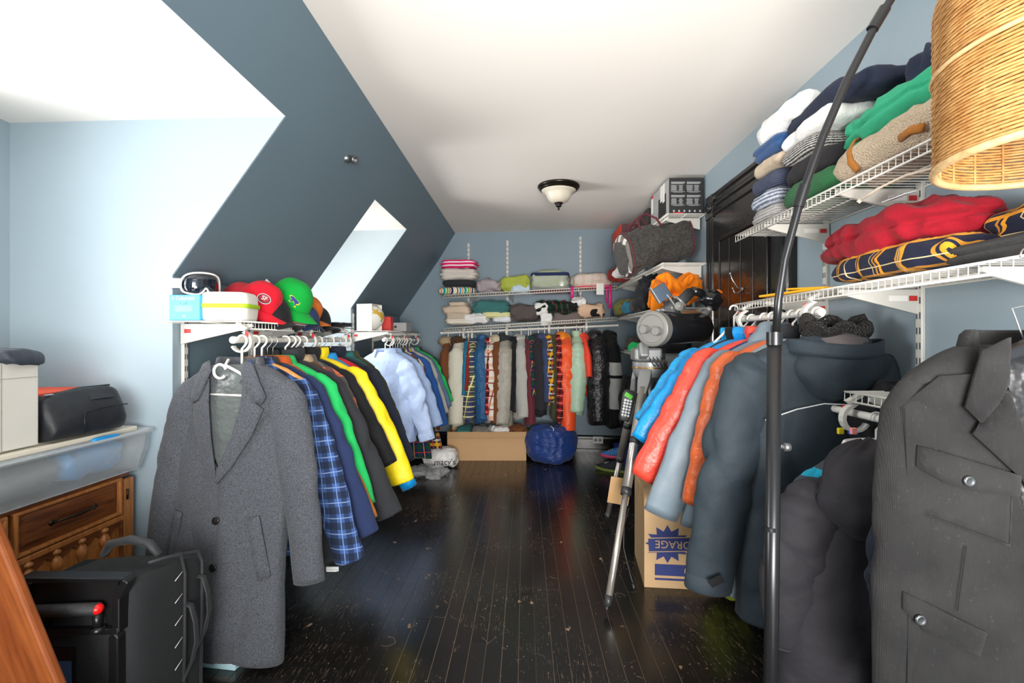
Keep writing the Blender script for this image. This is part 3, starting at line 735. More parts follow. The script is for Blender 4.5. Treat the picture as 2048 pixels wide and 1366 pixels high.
F_tealb = cloth('teal_blue_cloth', (24, 116, 152), .85, .4); F_hot = cloth('hot_orange_fleece', (250, 134, 14), .75, .6, .1, 12)
F_fur = fuzzy('brown_fur', (92, 64, 42), 120, 1.2, .5); F_bsh = fuzzy('black_sherpa', (36, 34, 33), 150, 1.4, .3); F_sherpa = fuzzy('cream_sherpa', (208, 188, 162), 210, 1.0, .14)
F_liner = cloth('grey_satin_lining', (84, 90, 90), .35, .9, .05, 12, .1)
P_blue = plaid('blue_black_plaid', (58, 88, 146), [('u', .062, 0, .028, (26, 30, 40), .7), ('v', .062, 0, .028, (26, 30, 40), .7), ('u', .062, .031, .004, (134, 158, 200), .7), ('v', .062, .031, .004, (134, 158, 200), .7)])
P_oliv = plaid('olive_blue_plaid', (92, 92, 50), [('u', .10, 0, .04, (44, 58, 110), .8), ('v', .10, 0, .04, (44, 58, 110), .8), ('u', .10, .05, .012, (232, 226, 170), .85), ('v', .10, .05, .012, (232, 226, 170), .85), ('v', .10, .0, .006, (230, 210, 90), .8)])
P_wred = plaid('white_red_windowpane', (222, 216, 204), [('u', .13, 0, .014, (150, 40, 44), .9), ('v', .13, 0, .014, (150, 40, 44), .9), ('v', .13, .05, .03, (214, 128, 60), .5)])
P_yel = plaid('black_yellow_plaid', (34, 36, 52), [('u', .07, 0, .022, (226, 172, 40), .75), ('v', .085, 0, .026, (226, 172, 40), .75), ('v', .085, .04, .014, (190, 214, 226), .8), ('u', .07, .035, .01, (178, 60, 60), .8)])
P_red = plaid('red_black_plaid', (176, 30, 34), [('u', .07, 0, .028, (34, 20, 22), .75), ('v', .07, 0, .028, (34, 20, 22), .75), ('v', .07, .035, .004, (230, 220, 210), .8)])
P_tart = plaid('navy_green_tartan', (26, 40, 84), [('u', .09, 0, .03, (30, 70, 50), .7), ('v', .09, 0, .03, (30, 70, 50), .7), ('u', .09, .045, .007, (214, 160, 60), .9), ('v', .09, .045, .007, (190, 50, 50), .9)])
P_brn = plaid('brown_cream_plaid', (118, 74, 48), [('u', .10, 0, .035, (226, 214, 190), .8), ('v', .10, 0, .035, (226, 214, 190), .8), ('v', .10, .05, .01, (36, 40, 60), .8)])
P_gold = plaid('navy_gold_flannel', (26, 30, 50), [('u', .10, 0, .012, (226, 152, 36), .9), ('v', .09, 0, .010, (226, 152, 36), .85), ('u', .10, .018, .008, (200, 136, 40), .8), ('v', .09, .016, .006, (200, 136, 40), .7), ('u', .125, .06, .003, (222, 200, 150), .8), ('v', .08, .04, .003, (222, 200, 150), .8)])
P_orgy = plaid('orange_grey_check', (92, 88, 88), [('v', .15, 0, .05, (226, 120, 84), .8), ('u', .15, 0, .05, (60, 60, 66), .8)])
P_grn = plaid('dark_green_tartan', (18, 52, 38), [('u', .07, 0, .02, (14, 22, 26), .8), ('v', .07, 0, .02, (14, 22, 26), .8), ('u', .07, .03, .004, (196, 60, 60), .7)])
STR = plaid('rainbow_stripes', (228, 222, 200), [('u', .23, .00, .026, (20, 150, 160), 1), ('u', .23, .035, .02, (110, 170, 50), 1), ('u', .23, .06, .01, (170, 30, 40), 1), ('u', .23, .085, .022, (24, 40, 90), 1), ('u', .23, -.03, .012, (230, 120, 40), 1), ('u', .23, -.055, .018, (30, 160, 200), 1), ('u', .23, -.085, .012, (120, 20, 50), 1)], wr=.1, off=-.12)
MET = plain('zip_metal', (170, 170, 168), .3, 1); ZB = plain('zip_black', (18, 18, 20), .4); BTN = plain('dark_button', (30, 29, 30), .25); BTNS = plain('grey_metal_button', (120, 122, 124), .3, .9)
RZ = LT-.075
# ------------------------------------------------------------------ left rack
def lg(label, cat, name, M, y, cpx, cpy, hk='plastic', hlabel=None, rx=-1.13, rz=0.0, hy=None, dz=0, **k):
    """garment on the left rods; cpx, cpy = where its aisle cuff shows in the photograph"""
    c = P(cpx, cpy, y); loc = (rx, y, RZ)
    e1 = (c.x-rx, c.z-RZ); e0 = k.pop('e0', (-.215, -.74))
    hw_ = k.get('hw', .235)
    g = garment(name, label, cat, M, loc, rz=rz, ends=(e0, e1), seed=int(cpx+y*37) % 91, **k)
    if hk: hanger(hlabel or 'hanger holding the '+label, loc, rz, hk, hw_-.03)
    return g
G = lg
# the overcoat
OC = (-1.105, 1.855, RZ)
def ofy(x, z):
    D = .056*(.86+.22*math.sin(min(1, max(0, (-.165-z)/1.0)*1.4)*PI*.6)); W = .225
    if z > -.165: D = .042+.01*min(1, max(0, (-.095-z)/.07))
    return -D*max(.05, 1-min(1, abs(x/W))**1.33)**.75-.009
oc = garment('overcoat', 'long grey wool overcoat with notched lapels at the front of the rack', 'coat', wool, OC, rz=-.16, pitch=-.075, hw=.262, L=1.17, D=.056, hem=.232, ends=((-.30, -.84), (.33, -.885)), sw=.082, sd=.06, fold=.008, collar='none', seed=5, res=1.5, bulge=.5, neck=.085)
surf_patch(oc, [(-.082, -.098), (.082, -.098), (.105, -.20), (.02, -.505), (-.03, -.505), (-.105, -.20)], lambda x, z: ofy(x, z)+.001, F_liner, 'lining', .002)
# front panels: right one over left, reaching down to the hem
for s_, ov in ((1, .003), (-1, .0)):
    if s_ == -1: poly = [(-.030, -.50), (-.012, -.48), (.014, -.56), (.020, -1.165), (-.215, -1.16), (-.20, -.60), (-.20, -.30), (-.17, -.21)]
    else: poly = [(.20, -.22), (.21, -.6), (.22, -1.165), (.004, -1.16), (.0, -.56), (-.004, -.48)]
    surf_patch(oc, poly if s_ == 1 else poly, lambda x, z: ofy(x, z)-.004-ov, wool, 'front_panel', .006)
for s_ in (-1, 1):
    lap = [(.072, -.150), (.118, -.235), (.150, -.262), (.142, -.285), (.115, -.36), (.05, -.475), (.0, -.535), (-.004 if s_ > 0 else .010, -.49), (.045, -.36), (.068, -.24)]
    surf_patch(oc, [(s_*x, z) for x, z in lap], lambda x, z: ofy(x, z)-.018, wool, 'lapel', .006)
    col_ = [(.075, -.082), (.105, -.095), (.160, -.215), (.146, -.245), (.112, -.228), (.078, -.16), (.062, -.12)]
    surf_patch(oc, [(s_*x, z) for x, z in col_], lambda x, z: ofy(x, z)-.024, wool, 'collar_leaf', .007)
b = MB(); rr = []
for i in range(21):
    a = -.25+(PI+.5)*i/20
    rr.append([((.080+q)*math.cos(a), (.050+q*.8)*math.sin(a)-.005, -.085+h) for q, h in ((-.004, -.02), (0, .012), (.006, .020), (.014, .012), (.022, -.03), (.016, -.03), (.004, -.01))])
b.loft(rr, False, True); b.build('collar_back', wool, oc)
for z in (-.505, -.665, -.83):
    b = MB(); b.lathe([(0, .005), (.007, .005), (.009, .003), (.0125, .005), (.0145, .002), (.0145, 0)], 24, (.002 if z < -.55 else .0, ofy(0, z)-.012, z), M=Matrix.Rotation(PI/2, 3, 'X')); b.build('button', BTN, oc)
surf_patch(oc, [(.118, -.655), (.158, -.645), (.205, -.86), (.165, -.875)], lambda x, z: ofy(x, z)-.019, wool, 'welt_pocket', .009)
surf_patch(oc, [(-.205, -.65), (-.17, -.655), (-.20, -.85), (-.232, -.84)], lambda x, z: ofy(x, z)-.019, wool, 'welt_pocket', .009)
hh = hanger('white plastic hanger inside the grey overcoat', (OC[0], OC[1], OC[2]), -.16, 'plastic', .20, 0)
b = MB(); ccx = -.03
b.tube([(-.03+.026*math.cos(a), -.075, -.118+.026*math.sin(a)) for a in np.linspace(.3, 5.6, 18)], .0052, 8)
b.tube([(-.075, -.071, -.205), (.075, -.071, -.208)], .0042, 8)
b.tube([(-.02, -.045, -.075), (-.01, -.072, -.095), (.03, -.074, -.112), (.078, -.066, -.140)], .0055, 8); b.build('front_loop', HW['plastic'], hh)
G('blue and black plaid flannel shirt just behind the grey overcoat', 'shirt', 'flannel_shirt', P_blue, 1.945, 700, 1118, 'wood', 'wooden hanger in the blue plaid flannel shirt', hw=.25, sw=.085, D=.05, fold=.012, cuff=P_blue, L=.86, hem=.23, res=1.3, hx=.03, CM=P_blue)
G('charcoal knit jacket hidden behind the blue plaid shirt', 'jacket', 'jacket', F_char, 1.985, 662, 1130, 'plastic', 'white plastic hanger in the charcoal knit jacket', hw=.235, sw=.055, D=.04, L=.80)
G('plain navy sweatshirt sleeve between the plaid shirt and the green fleece', 'sweatshirt', 'sweatshirt', F_navy, 2.04, 731, 1066, 'plastic', 'white plastic hanger in the navy sweatshirt', hw=.25, sw=.082, D=.045, cuff=F_navy, L=.85, collar='none', hx=.05, hem=.25)
G('amber brown jacket peeking below the green fleece', 'jacket', 'jacket', cloth('amber_cloth', (196, 120, 48), .8), 2.085, 737, 1040, 'wire', 'wire hanger in the amber brown jacket', hw=.22, sw=.06, D=.035, L=.8, CM=cloth('rust_cloth', (190, 84, 30), .8))
G('bright green fleece jacket next to the navy sweatshirt', 'jacket', 'fleece_jacket', F_grn, 2.13, 728, 1010, 'wire', 'wire hanger in the bright green fleece jacket', hw=.26, sw=.085, D=.04, L=.83, collar='shirt', hx=.06, hem=.26, soff=-.005)
G('dark charcoal softshell jacket with folded cuffs beside the green fleece', 'jacket', 'softshell_jacket', F_char, 2.24, 778, 1028, 'plastic', 'white plastic hanger in the charcoal softshell', hw=.25, sw=.088, sd=.06, D=.05, L=.80, collar='stand', cuff=F_char, hx=.07, hem=.25, res=1.2)
G('brown jacket with tan collar behind the charcoal softshell', 'jacket', 'jacket', F_brown, 2.30, 742, 985, 'plastic', 'white plastic hanger in the brown jacket', hw=.22, sw=.05, D=.03, L=.75, CM=F_tan)
G('grey and orange checked overshirt behind the charcoal softshell', 'shirt', 'overshirt', P_orgy, 2.345, 742, 940, 'plastic', 'white plastic hanger in the checked overshirt', hw=.25, sw=.06, D=.04, L=.75, hx=.03)
G('black fleece jacket between the checked overshirt and the yellow jacket', 'jacket', 'fleece_jacket', F_blk, 2.42, 776, 930, 'plastic', 'white plastic hanger in the black fleece jacket', hw=.25, sw=.075, D=.05, L=.8, collar='stand', hx=.04)
G('bright yellow rain jacket on the left rack', 'jacket', 'rain_jacket', F_yel, 2.52, 804, 962, 'grey', 'grey hanger in the yellow rain jacket', hw=.26, sw=.095, sd=.06, D=.05, L=.78, collar='stand', cuff=F_yel, hx=.06, hem=.26, res=1.2, bulge=.8)
G('bright blue jacket sleeve showing under the yellow rain jacket', 'jacket', 'jacket', F_cyan, 2.60, 820, 975, 'plastic', 'white plastic hanger in the bright blue jacket', hw=.23, sw=.06, D=.04, L=.78, hx=.05)
G('red sweatshirt sliver between the yellow and navy jackets', 'sweatshirt', 'sweatshirt', cloth('red_jersey', (204, 30, 44), .85), 2.66, 790, 900, 'wire', 'wire hanger in the red sweatshirt', hw=.255, sw=.05, D=.035, L=.7, collar='none')
G('dark navy jacket with long sleeves at the far end of the first rack', 'jacket', 'jacket', cloth('midnight_cloth', (30, 36, 50), .8), 2.76, 812, 925, 'plastic', 'white plastic hanger in the dark navy jacket', hw=.26, sw=.085, D=.05, L=.78, collar='stand', hx=.05)
G('teal shirt deep in the first rack behind the navy jacket', 'shirt', 'shirt', F_teal, 2.86, 795, 900, 'wire', 'wire hanger in the teal shirt', hw=.23, sw=.06, D=.04, L=.7)
G('olive shirt deepest in the first rack', 'shirt', 'shirt', F_olive, 2.95, 800, 870, 'plastic', 'white plastic hanger in the olive shirt', hw=.23, sw=.06, D=.04, L=.7)
# ------------------------------------------------------------------ second left rack
G('pale blue dress shirt facing out on the second left rack', 'shirt', 'dress_shirt', F_sky, 3.84, 868, 872, 'plastic', 'white plastic hanger in the pale blue dress shirt', hw=.25, sw=.085, sd=.07, D=.075, L=.80, hem=.26, hx=.03, cuff=F_sky, fold=.030, res=1.3, rz=-.35, CM=F_sky)
G('second pale blue shirt tucked behind the first', 'shirt', 'dress_shirt', F_sky2, 3.98, 874, 850, 'plastic', 'white plastic hanger in the second pale blue shirt', hw=.25, sw=.075, D=.05, L=.80, cuff=F_sky2, fold=.016)
G('long navy tartan shirt hanging below the pale blue shirts', 'shirt', 'flannel_shirt', P_tart, 4.06, 862, 880, 'clear', 'clear hanger in the navy tartan shirt', hw=.24, sw=.07, D=.05, L=1.0, hem=.25, hx=.08)
G('long brown and cream plaid shirt hanging below the pale blue shirts', 'shirt', 'flannel_shirt', P_brn, 4.14, 858, 880, 'clear', 'clear hanger in the brown plaid shirt', hw=.24, sw=.07, D=.04, L=1.02, hem=.24, hx=.02)
G('royal blue overshirt beside the pale blue shirts', 'shirt', 'overshirt', F_blue, 4.22, 884, 850, 'plastic', 'white plastic hanger in the royal blue overshirt', hw=.26, sw=.085, D=.05, L=.82, hx=.06, cuff=F_blue)
G('yellow tartan shirt with hem below the royal blue overshirt', 'shirt', 'flannel_shirt', P_yel, 4.30, 872, 860, 'clear', 'clear hanger in the yellow tartan shirt', hw=.24, sw=.07, D=.04, L=.98, hx=.14)
G('light grey shirt between the blue overshirt and the denim shirt', 'shirt', 'shirt', F_lgrey, 4.40, 888, 828, 'plastic', 'white plastic hanger in the light grey shirt', hw=.26, sw=.07, D=.04, L=.8)
G('faded denim shirt near the far end of the second rack', 'shirt', 'denim_shirt', cloth('faded_denim', (84, 108, 136), .9, .4, .5), 4.52, 894, 815, 'plastic', 'white plastic hanger in the faded denim shirt', hw=.26, sw=.07, D=.04, L=.8)
G('green fleece pullover at the far end of the second rack', 'sweatshirt', 'pullover', F_grn, 4.64, 898, 805, 'plastic', 'white plastic hanger in the green pullover', hw=.265, sw=.065, D=.04, L=.78)
G('dark grey shirt last on the second left rack', 'shirt', 'shirt', F_char, 4.76, 896, 790, 'wire', 'wire hanger in the dark grey shirt', hw=.25, sw=.06, D=.04, L=.75)
# ------------------------------------------------------------------ back rack, side-on
def rodp(x):
    t_ = (x-RB0.x)/(RB1.x-RB0.x); return RB0.lerp(RB1, t_)
def bg(label, cat, name, M, px0, px1, bot, hk='plastic', hl=None, sl=None, **k):
    """garment on the back rod: px0..px1 its width in the photograph, bot the row of its lowest edge"""
    y = 4.95; xc = ((px0+px1)/2-CX)/FPX*4.78; r = rodp(xc); wd = (px1-px0)/FPX*4.72
    L = r.z-(EYE-(bot-CY)/FPX*4.62)
    sd_ = wd/2*.98; z0 = -L*.97 if sl is None else -L*sl
    # fatter near the camera: the sleeve on the aisle side
    g = garment(name, label, cat, M, (xc, r.y-.0, r.z), rz=PI/2-.02, ends=((-.26, z0), (.125, -.72)), hw=k.pop('hw', .215), sd=sd_*1.2, flat=1, side=True, soff=random.Random(int(px0)).uniform(-.035, .035), sw=k.pop('sw', .09), D=sd_*.8, L=k.pop('L', L), seed=int(px0) % 83, bulge=.1, **k)
    if hk: hanger(hl or 'hanger of the '+label, (xc, r.y, r.z), PI/2, hk, .2)
    return g
bg('brown suede jacket with tan sherpa collar leftmost on the back rod', 'jacket', 'suede_jacket', F_brown, 876, 897, 812, 'plastic', 'hanger of the leftmost brown suede jacket', collar='sherpa', CM=F_tan)
bg('cream jacket with brown fur collar on the back rod', 'jacket', 'fur_collar_jacket', F_cream, 893, 930, 862, 'plastic', 'hanger of the cream fur-collared jacket', collar='fur', CM=F_fur)
bg('teal blue sweater sliver beside the cream jacket', 'sweater', 'sweater', F_tealb, 924, 936, 800, 'plastic', 'hanger of the teal blue sweater', collar='none')
bg('dark red sweater sliver left of the olive plaid shirt', 'sweater', 'sweater', F_dred, 931, 943, 790, 'plastic', 'hanger of the dark red sweater', collar='none')
bg('olive and blue plaid flannel jacket on the back rod', 'jacket', 'flannel_jacket', P_oliv, 926, 952, 855, 'plastic', 'hanger of the olive plaid jacket')
bg('deep blue camouflage puffer jacket on the back rod', 'jacket', 'puffer_jacket', F_bdn2, 944, 975, 853, 'wire', 'wire hanger of the blue camouflage puffer', puff=.006, bh=.05, collar='stand')
bg('red plaid shirt sliver right of the blue puffer', 'shirt', 'flannel_shirt', P_red, 972, 984, 840, 'plastic', 'hanger of the red plaid shirt sliver')
bg('white shirt with red windowpane check on the back rod', 'shirt', 'flannel_shirt', P_wred, 966, 992, 852, 'plastic', 'hanger of the red windowpane shirt')
bg('brown corduroy jacket with cream sherpa collar beside the grey puffer', 'jacket', 'sherpa_jacket', F_brown, 980, 1008, 860, 'plastic', 'hanger of the brown sherpa-collared jacket', collar='sherpa', CM=fuzzy('cream_pile', (222, 208, 180), 160), cuff=F_char)
bg('stone grey puffer jacket with dark hood on the back rod', 'jacket', 'puffer_jacket', F_gdown, 988, 1030, 860, 'plastic', 'hanger of the stone grey puffer', puff=.010, bh=.085, collar='hood', CM=F_char, hoodk=.85)
bg('black thin jacket sliver right of the grey puffer', 'jacket', 'jacket', F_blk, 1024, 1036, 830, 'wire', 'wire hanger of the thin black jacket')
bg('light grey marl hoodie on the back rod', 'hoodie', 'hoodie', F_lgrey, 1027, 1057, 842, 'plastic', 'hanger of the light grey hoodie', cuff=F_lgrey, collar='hood', hoodk=.7)
bg('burgundy hoodie with long cuff beside the light grey hoodie', 'hoodie', 'hoodie', F_burg, 1047, 1068, 857, 'plastic', 'hanger of the burgundy hoodie', cuff=F_burg, collar='none')
bg('dark blue striped shirt sliver left of the black hoodie', 'shirt', 'shirt', P_tart, 1056, 1068, 800, 'plastic', 'hanger of the dark striped shirt')
bg('black hoodie with small white chest logo on the back rod', 'hoodie', 'hoodie', cloth('washed_black_jersey', (44, 42, 46), .9), 1063, 1092, 837, 'plastic', 'hanger of the washed black hoodie', cuff=F_blk, collar='hood', hoodk=.7)
bg('faded navy hoodie behind the black and yellow plaid shirt', 'hoodie', 'hoodie', cloth('faded_navy', (56, 70, 108), .9), 1082, 1099, 812, 'plastic', 'hanger of the faded navy hoodie', collar='hood', hoodk=.7)
bg('black and yellow plaid flannel shirt on the back rod', 'shirt', 'flannel_shirt', P_yel, 1090, 1112, 812, 'plastic', 'hanger of the black and yellow plaid shirt')
bg('dark olive jacket between the yellow plaid and red plaid shirts', 'jacket', 'jacket', F_olive, 1102, 1116, 845, 'wire', 'wire hanger of the dark olive jacket')
bg('red and black plaid shirt beside the orange shell jacket', 'shirt', 'flannel_shirt', P_red, 1109, 1128, 848, 'plastic', 'hanger of the red and black plaid shirt')
bg('vivid orange shell jacket with hood on the back rod', 'jacket', 'shell_jacket', F_oran, 1115, 1149, 868, 'plastic', 'hanger of the vivid orange shell jacket', cuff=F_oran, collar='hood', CM=cloth('amber_orange_shell', (232, 130, 22), .5, .7, .1, 9, .1), hoodk=.8, fold=.02)
bg('pale mint puffer jacket on the back rod', 'jacket', 'puffer_jacket', F_mint, 1139, 1173, 832, 'plastic', 'hanger of the pale mint puffer', puff=.009, bh=.06, collar='stand')
bg('red orange vest top behind the mint puffer', 'vest', 'vest', cloth('neon_red_shell', (255, 70, 40), .6), 1164, 1178, 760, 'plastic', 'hanger of the red orange vest', collar='hood', hoodk=.6)
bg('glossy black puffer jacket on the back rod', 'jacket', 'puffer_jacket', F_bdown, 1176, 1218, 855, 'wire', 'wire hanger of the glossy black puffer', puff=.010, bh=.09, collar='hood', hoodk=.8)
bg('black jacket with grey and white sleeve panels rightmost on the back rod', 'jacket', 'track_jacket', F_blk, 1213, 1238, 860, 'wire', 'wire hanger of the rightmost black jacket', SM=plaid('black_grey_blocks', (176, 178, 176), [('v', .9, -.22, .28, (24, 25, 28), 1), ('v', .9, -.50, .03, (24, 25, 28), 1), ('v', .9, -.95, .28, (24, 25, 28), 1)], off=-.12), collar='hood', hoodk=.7)
# logo on the black hoodie, black on white script on the mint collar
# ------------------------------------------------------------------ right rack
R1 = 1.300
def rg(label, cat, name, M, y, cpx, cpy, hk='plastic', hl=None, rx=1.06, rodz=R1, e1=(.125, -.74), **k):
    c = P(cpx, cpy, y); loc = (rx, y, rodz)
    g = garment(name, label, cat, M, loc, rz=k.pop('rz', 0), ends=((c.x-rx, c.z-rodz), e1), seed=int(cpx+y*31) % 97, **k)
    if hk: hanger(hl, loc, 0, hk, .21)
    return g
rg('lighter cyan puffer jacket farthest back on the right rack', 'jacket', 'puffer_jacket', cloth('light_cyan_down', (30, 160, 222), .4, .8, .08, 20), 2.36, 1290, 850, 'plastic', 'hanger of the farther cyan puffer', puff=.012, bh=.10, hw=.27, sw=.095, D=.06, L=.72, collar='stand', hx=-.10, hem=.27)
rg('black jacket collar between the two cyan puffers', 'jacket', 'jacket', F_blk, 2.30, 1330, 820, 'plastic', 'hanger of the black jacket between the cyan puffers', hw=.24, sw=.06, D=.04, L=.7, collar='stand')
rg('bright cyan puffer jacket next to the coral red puffer', 'jacket', 'puffer_jacket', F_cyan, 2.22, 1286, 885, 'plastic', 'hanger of the nearer cyan puffer', puff=.012, bh=.10, hw=.27, sw=.10, D=.06, L=.76, collar='stand', hx=-.14, hem=.27)
rg('coral red down jacket with horizontal quilting on the right rack', 'jacket', 'puffer_jacket', F_red, 2.10, 1292, 960, 'plastic', 'hanger of the coral red puffer', puff=.014, bh=.105, hw=.28, sw=.115, sd=.07, D=.07, L=.82, collar='stand', hx=-.16, hem=.28, res=1.2)
rg('dark blue lined jacket sliver behind the grey blue shell', 'jacket', 'jacket', cloth('indigo_cloth', (40, 50, 104), .7), 2.03, 1340, 1010, 'plastic', 'hanger of the dark blue jacket sliver', hw=.26, sw=.06, D=.04, L=.80, hx=-.1)
rg('grey blue rain shell between the red and burnt orange puffers', 'jacket', 'rain_jacket', F_gshell, 1.98, 1320, 1030, 'plastic', 'hanger of the grey blue rain shell', hw=.27, sw=.105, D=.05, L=.86, collar='hood', hx=-.12, hem=.29, hoodk=.9)
rg('burnt orange down jacket beside the dark slate parka', 'jacket', 'puffer_jacket', F_org, 1.88, 1400, 1010, 'plastic', 'hanger of the burnt orange puffer', puff=.011, bh=.165, hw=.28, sw=.105, sd=.075, D=.075, L=.86, collar='stand', hx=-.08, hem=.26, res=1.2, CM=F_char)
rg('light grey shell hem hanging below the slate parka', 'jacket', 'rain_jacket', cloth('light_blue_grey_shell', (140, 156, 166), .5, .4, .08, 5, .1), 1.82, 1445, 1150, 'plastic', 'hanger of the light grey shell', hw=.25, sw=.085, D=.05, L=1.08, hx=-.05, hem=.24, e1=(.2, -.7), collar='none')
pk = rg('large dark slate hooded parka nearest on the upper right rack', 'coat', 'parka', F_slate, 1.72, 1415, 1175, 'plastic', 'hanger of the dark slate parka', hw=.285, sw=.115, sd=.085, D=.09, L=1.10, collar='none', hem=.27, hx=-.02, res=1.6, fold=.020, bulge=.6, e1=(.22, -.9), cuff=F_slate)
# parka hood, with sherpa rim
b = MB(); rr = []; K = 26; N = 40
for i in range(K):
    v = -PI/2+PI*i/(K-1)*.86; row = []
    for j in range(N):
        a = 2*PI*j/N; r_ = max(.02, math.cos(v))**.7
        q = Vector((.152*r_*math.cos(a)*(1+.05*math.cos(a)), .10*r_*math.sin(a), .125*math.sin(v)))
        row.append(q*(1+.13*noise.noise(q*13+Vector((4, 2, 1))))+Vector((.02, -.06, -.19)))
    rr.append(row)
b.loft(rr, True, False); b.build('hood', F_slate, pk, solid=.008)
b = MB(); top = rr[-1]; ctr = sum(top, Vector())/len(top)
b.tube([Vector((p.x*1.15-.0, p.y*1.0-.0, p.z+.012+.014*math.sin(i*.9)+(.022 if p.y > -.05 else 0))) for i, p in enumerate(top+top[:1])], .022, 12); rim = b.build('sherpa_rim', F_bsh, pk)
b = MB(); b.lathe([(0, .02), (.06, .012), (.095, -.01), (.10, -.04)], 24, ctr+Vector((0, 0, -.01))); b.build('hood_lining', cloth('grey_brown_lining', (84, 78, 80), .6), pk)
b = MB(); b.loft([[Vector((.02, -.06, -.19))+Vector((.158*math.cos(a), .106*math.sin(a), z+.01*math.cos(2*a))) for a in np.linspace(0, 2*PI, 36, endpoint=False)] for z in (.035, .05, .07, .085)], True, False)
b.build('hood_band', F_slate, pk, solid=.006)
b = MB(); b.tube([(-.235, -.090, -.375), (-.14, -.112, -.335), (-.05, -.118, -.315), (.06, -.118, -.32), (.14, -.112, -.335)], .0022, 6); b.build('reflective_piping', plain('white_piping', (215, 218, 220), .4), pk)
b = MB(); b.box(((-.40), -.085, -.93), (.05, .006, .028), Matrix.Rotation(-.45, 3, 'Y')); b.build('cuff_tab', F_blk, pk, False, .002)
# garments on the low right rod
rg('grey fleece with turquoise stripes behind the black ski jacket', 'jacket', 'fleece_jacket', plaid('grey_turquoise_stripes', (62, 66, 76), [('v', .15, 0, .022, (30, 150, 180), 1), ('v', .15, .05, .004, (210, 215, 220), 1), ('v', .15, .07, .03, (86, 92, 104), 1)], off=-.12), 1.42, 1618, 1085, 'clear', 'clear hanger with yellow tag above the striped fleece', rx=1.05, rodz=.965, hw=.24, sw=.08, D=.05, L=.80, collar='shirt', CM=F_wht, hx=-.05)
rg('turquoise lined shirt behind the black ski jacket', 'shirt', 'shirt', F_tealb, 1.36, 1700, 1100, 'clear', 'clear hanger with blue tag beside the yellow tagged one', rx=1.05, rodz=.965, hw=.22, sw=.06, D=.04, L=.7)
rg('dark blue jacket behind the corduroy jacket', 'jacket', 'jacket', cloth('midnight_cloth', (30, 36, 50), .8), 1.10, 1790, 1250, 'clear', 'clear hanger with red tag beside the corduroy jacket', rx=1.05, rodz=.965, hw=.24, sw=.07, D=.05, L=.8)
F_ski = cloth('black_softshell', (34, 33, 38), .75, .7, .2, 7, .03)
sk = rg('black hooded ski jacket hanging from the low right rod', 'jacket', 'ski_jacket', F_ski, 1.26, 1598, 1290, 'black', 'black plastic hanger on the low right rod', rx=.985, rodz=.965, hw=.262, sw=.10, sd=.08, D=.085, L=.82, collar='none', hem=.27, hx=-.06, res=1.6, fold=.014, bulge=1.0, rz=-.10, e1=(.3, -.8))
b = MB(); rr = []
for i in range(24):
    v = -PI/2+PI*i/23*.95; row = []
    for j in range(40):
        a = 2*PI*j/40; r_ = max(.03, math.cos(v))**.6
        q = Vector((.135*r_*math.cos(a), .085*r_*math.sin(a), .125*math.sin(v)))
        f_ = 1+.14*noise.noise(q*15+Vector((9, 2, 1)))+.05*math.sin(a*9)*max(0, math.sin(v))
        row.append(q*f_+Vector((-.085, -.065, -.145)))
    rr.append(row)
b.loft(rr, True, True); b.build('hood', F_ski, sk)
for px, c_, lb in ((1681, (240, 216, 40), 'yellow size tag on a clear hanger'), (1703, (40, 90, 190), 'blue size tag on a clear hanger'), (1707, (240, 150, 150), 'pink size tag on a clear hanger'), (1768, (220, 30, 50), 'red size tag on a clear hanger')):
    y = {1681: 1.55, 1703: 1.50, 1707: 1.46, 1768: 1.36}[px]; q = P(px, 862 if px != 1768 else 884, y)
    b = MB(); b.box((0, 0, 0), (.018, .012, .02 if px != 1768 else .034)); o = b.build('size_tag', plain('tag_%d' % px, c_, .4), None, False, .002); o.location = q; tag(o, lb, 'tag')
# ------------------------------------------------------------------ black corduroy jacket
t = NT('black_corduroy')
wv = t.node('ShaderNodeTexWave'); wv.bands_direction = 'X'; wv.inputs['Scale'].default_value = 130; wv.inputs['Distortion'].default_value = .6
t.link(t.node('ShaderNodeTexCoord').outputs['Object'], wv.inputs[0])
lint = t.ramp(t.noise(160, 3, .7), .62, .75); base = t.mix(t.ramp(t.noise(9, 4), .3, .7), lin((33, 33, 34)), lin((46, 46, 46)))
t.link(t.mix(t.math('MULTIPLY', lint, .12), base, lin((140, 140, 138))), t.b.inputs['Base Color']); t.b.inputs['Roughness'].default_value = .9; t.b.inputs['Specular IOR Level'].default_value = .2
t.link(t.bump(wv.outputs[1], .35, .0015, t.bump(t.noise(9, 3), .5, .02)), t.b.inputs['Normal']); t.b.inputs['Sheen Weight'].default_value = .06; CORD = t.m
CJ = (1.010, .955, 1.285)
def cfy(x, z):
    D = .062*(.86+.22*math.sin(min(1, max(0, (-.165-z)/.7)*1.4)*PI*.6)); W = .25
    return -D*max(.05, 1-min(1, abs(x/W))**1.6)**.75-.014
cj = garment('corduroy_jacket', 'black corduroy jacket with flap pockets hanging at the right edge', 'jacket', CORD, CJ, rz=-.06, hw=.268, L=.86, D=.060, hem=.262, ends=((-.245, -.80), (.29, -.8)), sw=.075, sd=.055, fold=.006, collar='none', seed=12, res=1.6, bulge=.3, neck=.115)
surf_patch(cj, [(-.135, -.100), (.12, -.100), (.12, -.845), (-.04, -.845), (-.06, -.56), (-.10, -.30)], lambda x, z: cfy(x, z)+.002, cloth('black_satin_lining', (34, 35, 37), .3, .9, .05, 12, .0), 'lining', .002)
surf_patch(cj, [(-.150, -.15), (-.118, -.25), (-.085, -.38), (-.060, -.50), (-.042, -.66), (-.035, -.85), (-.255, -.85), (-.262, -.60), (-.262, -.22), (-.20, -.155)], lambda x, z: cfy(x, z)-.006, CORD, 'front_panel', .007)
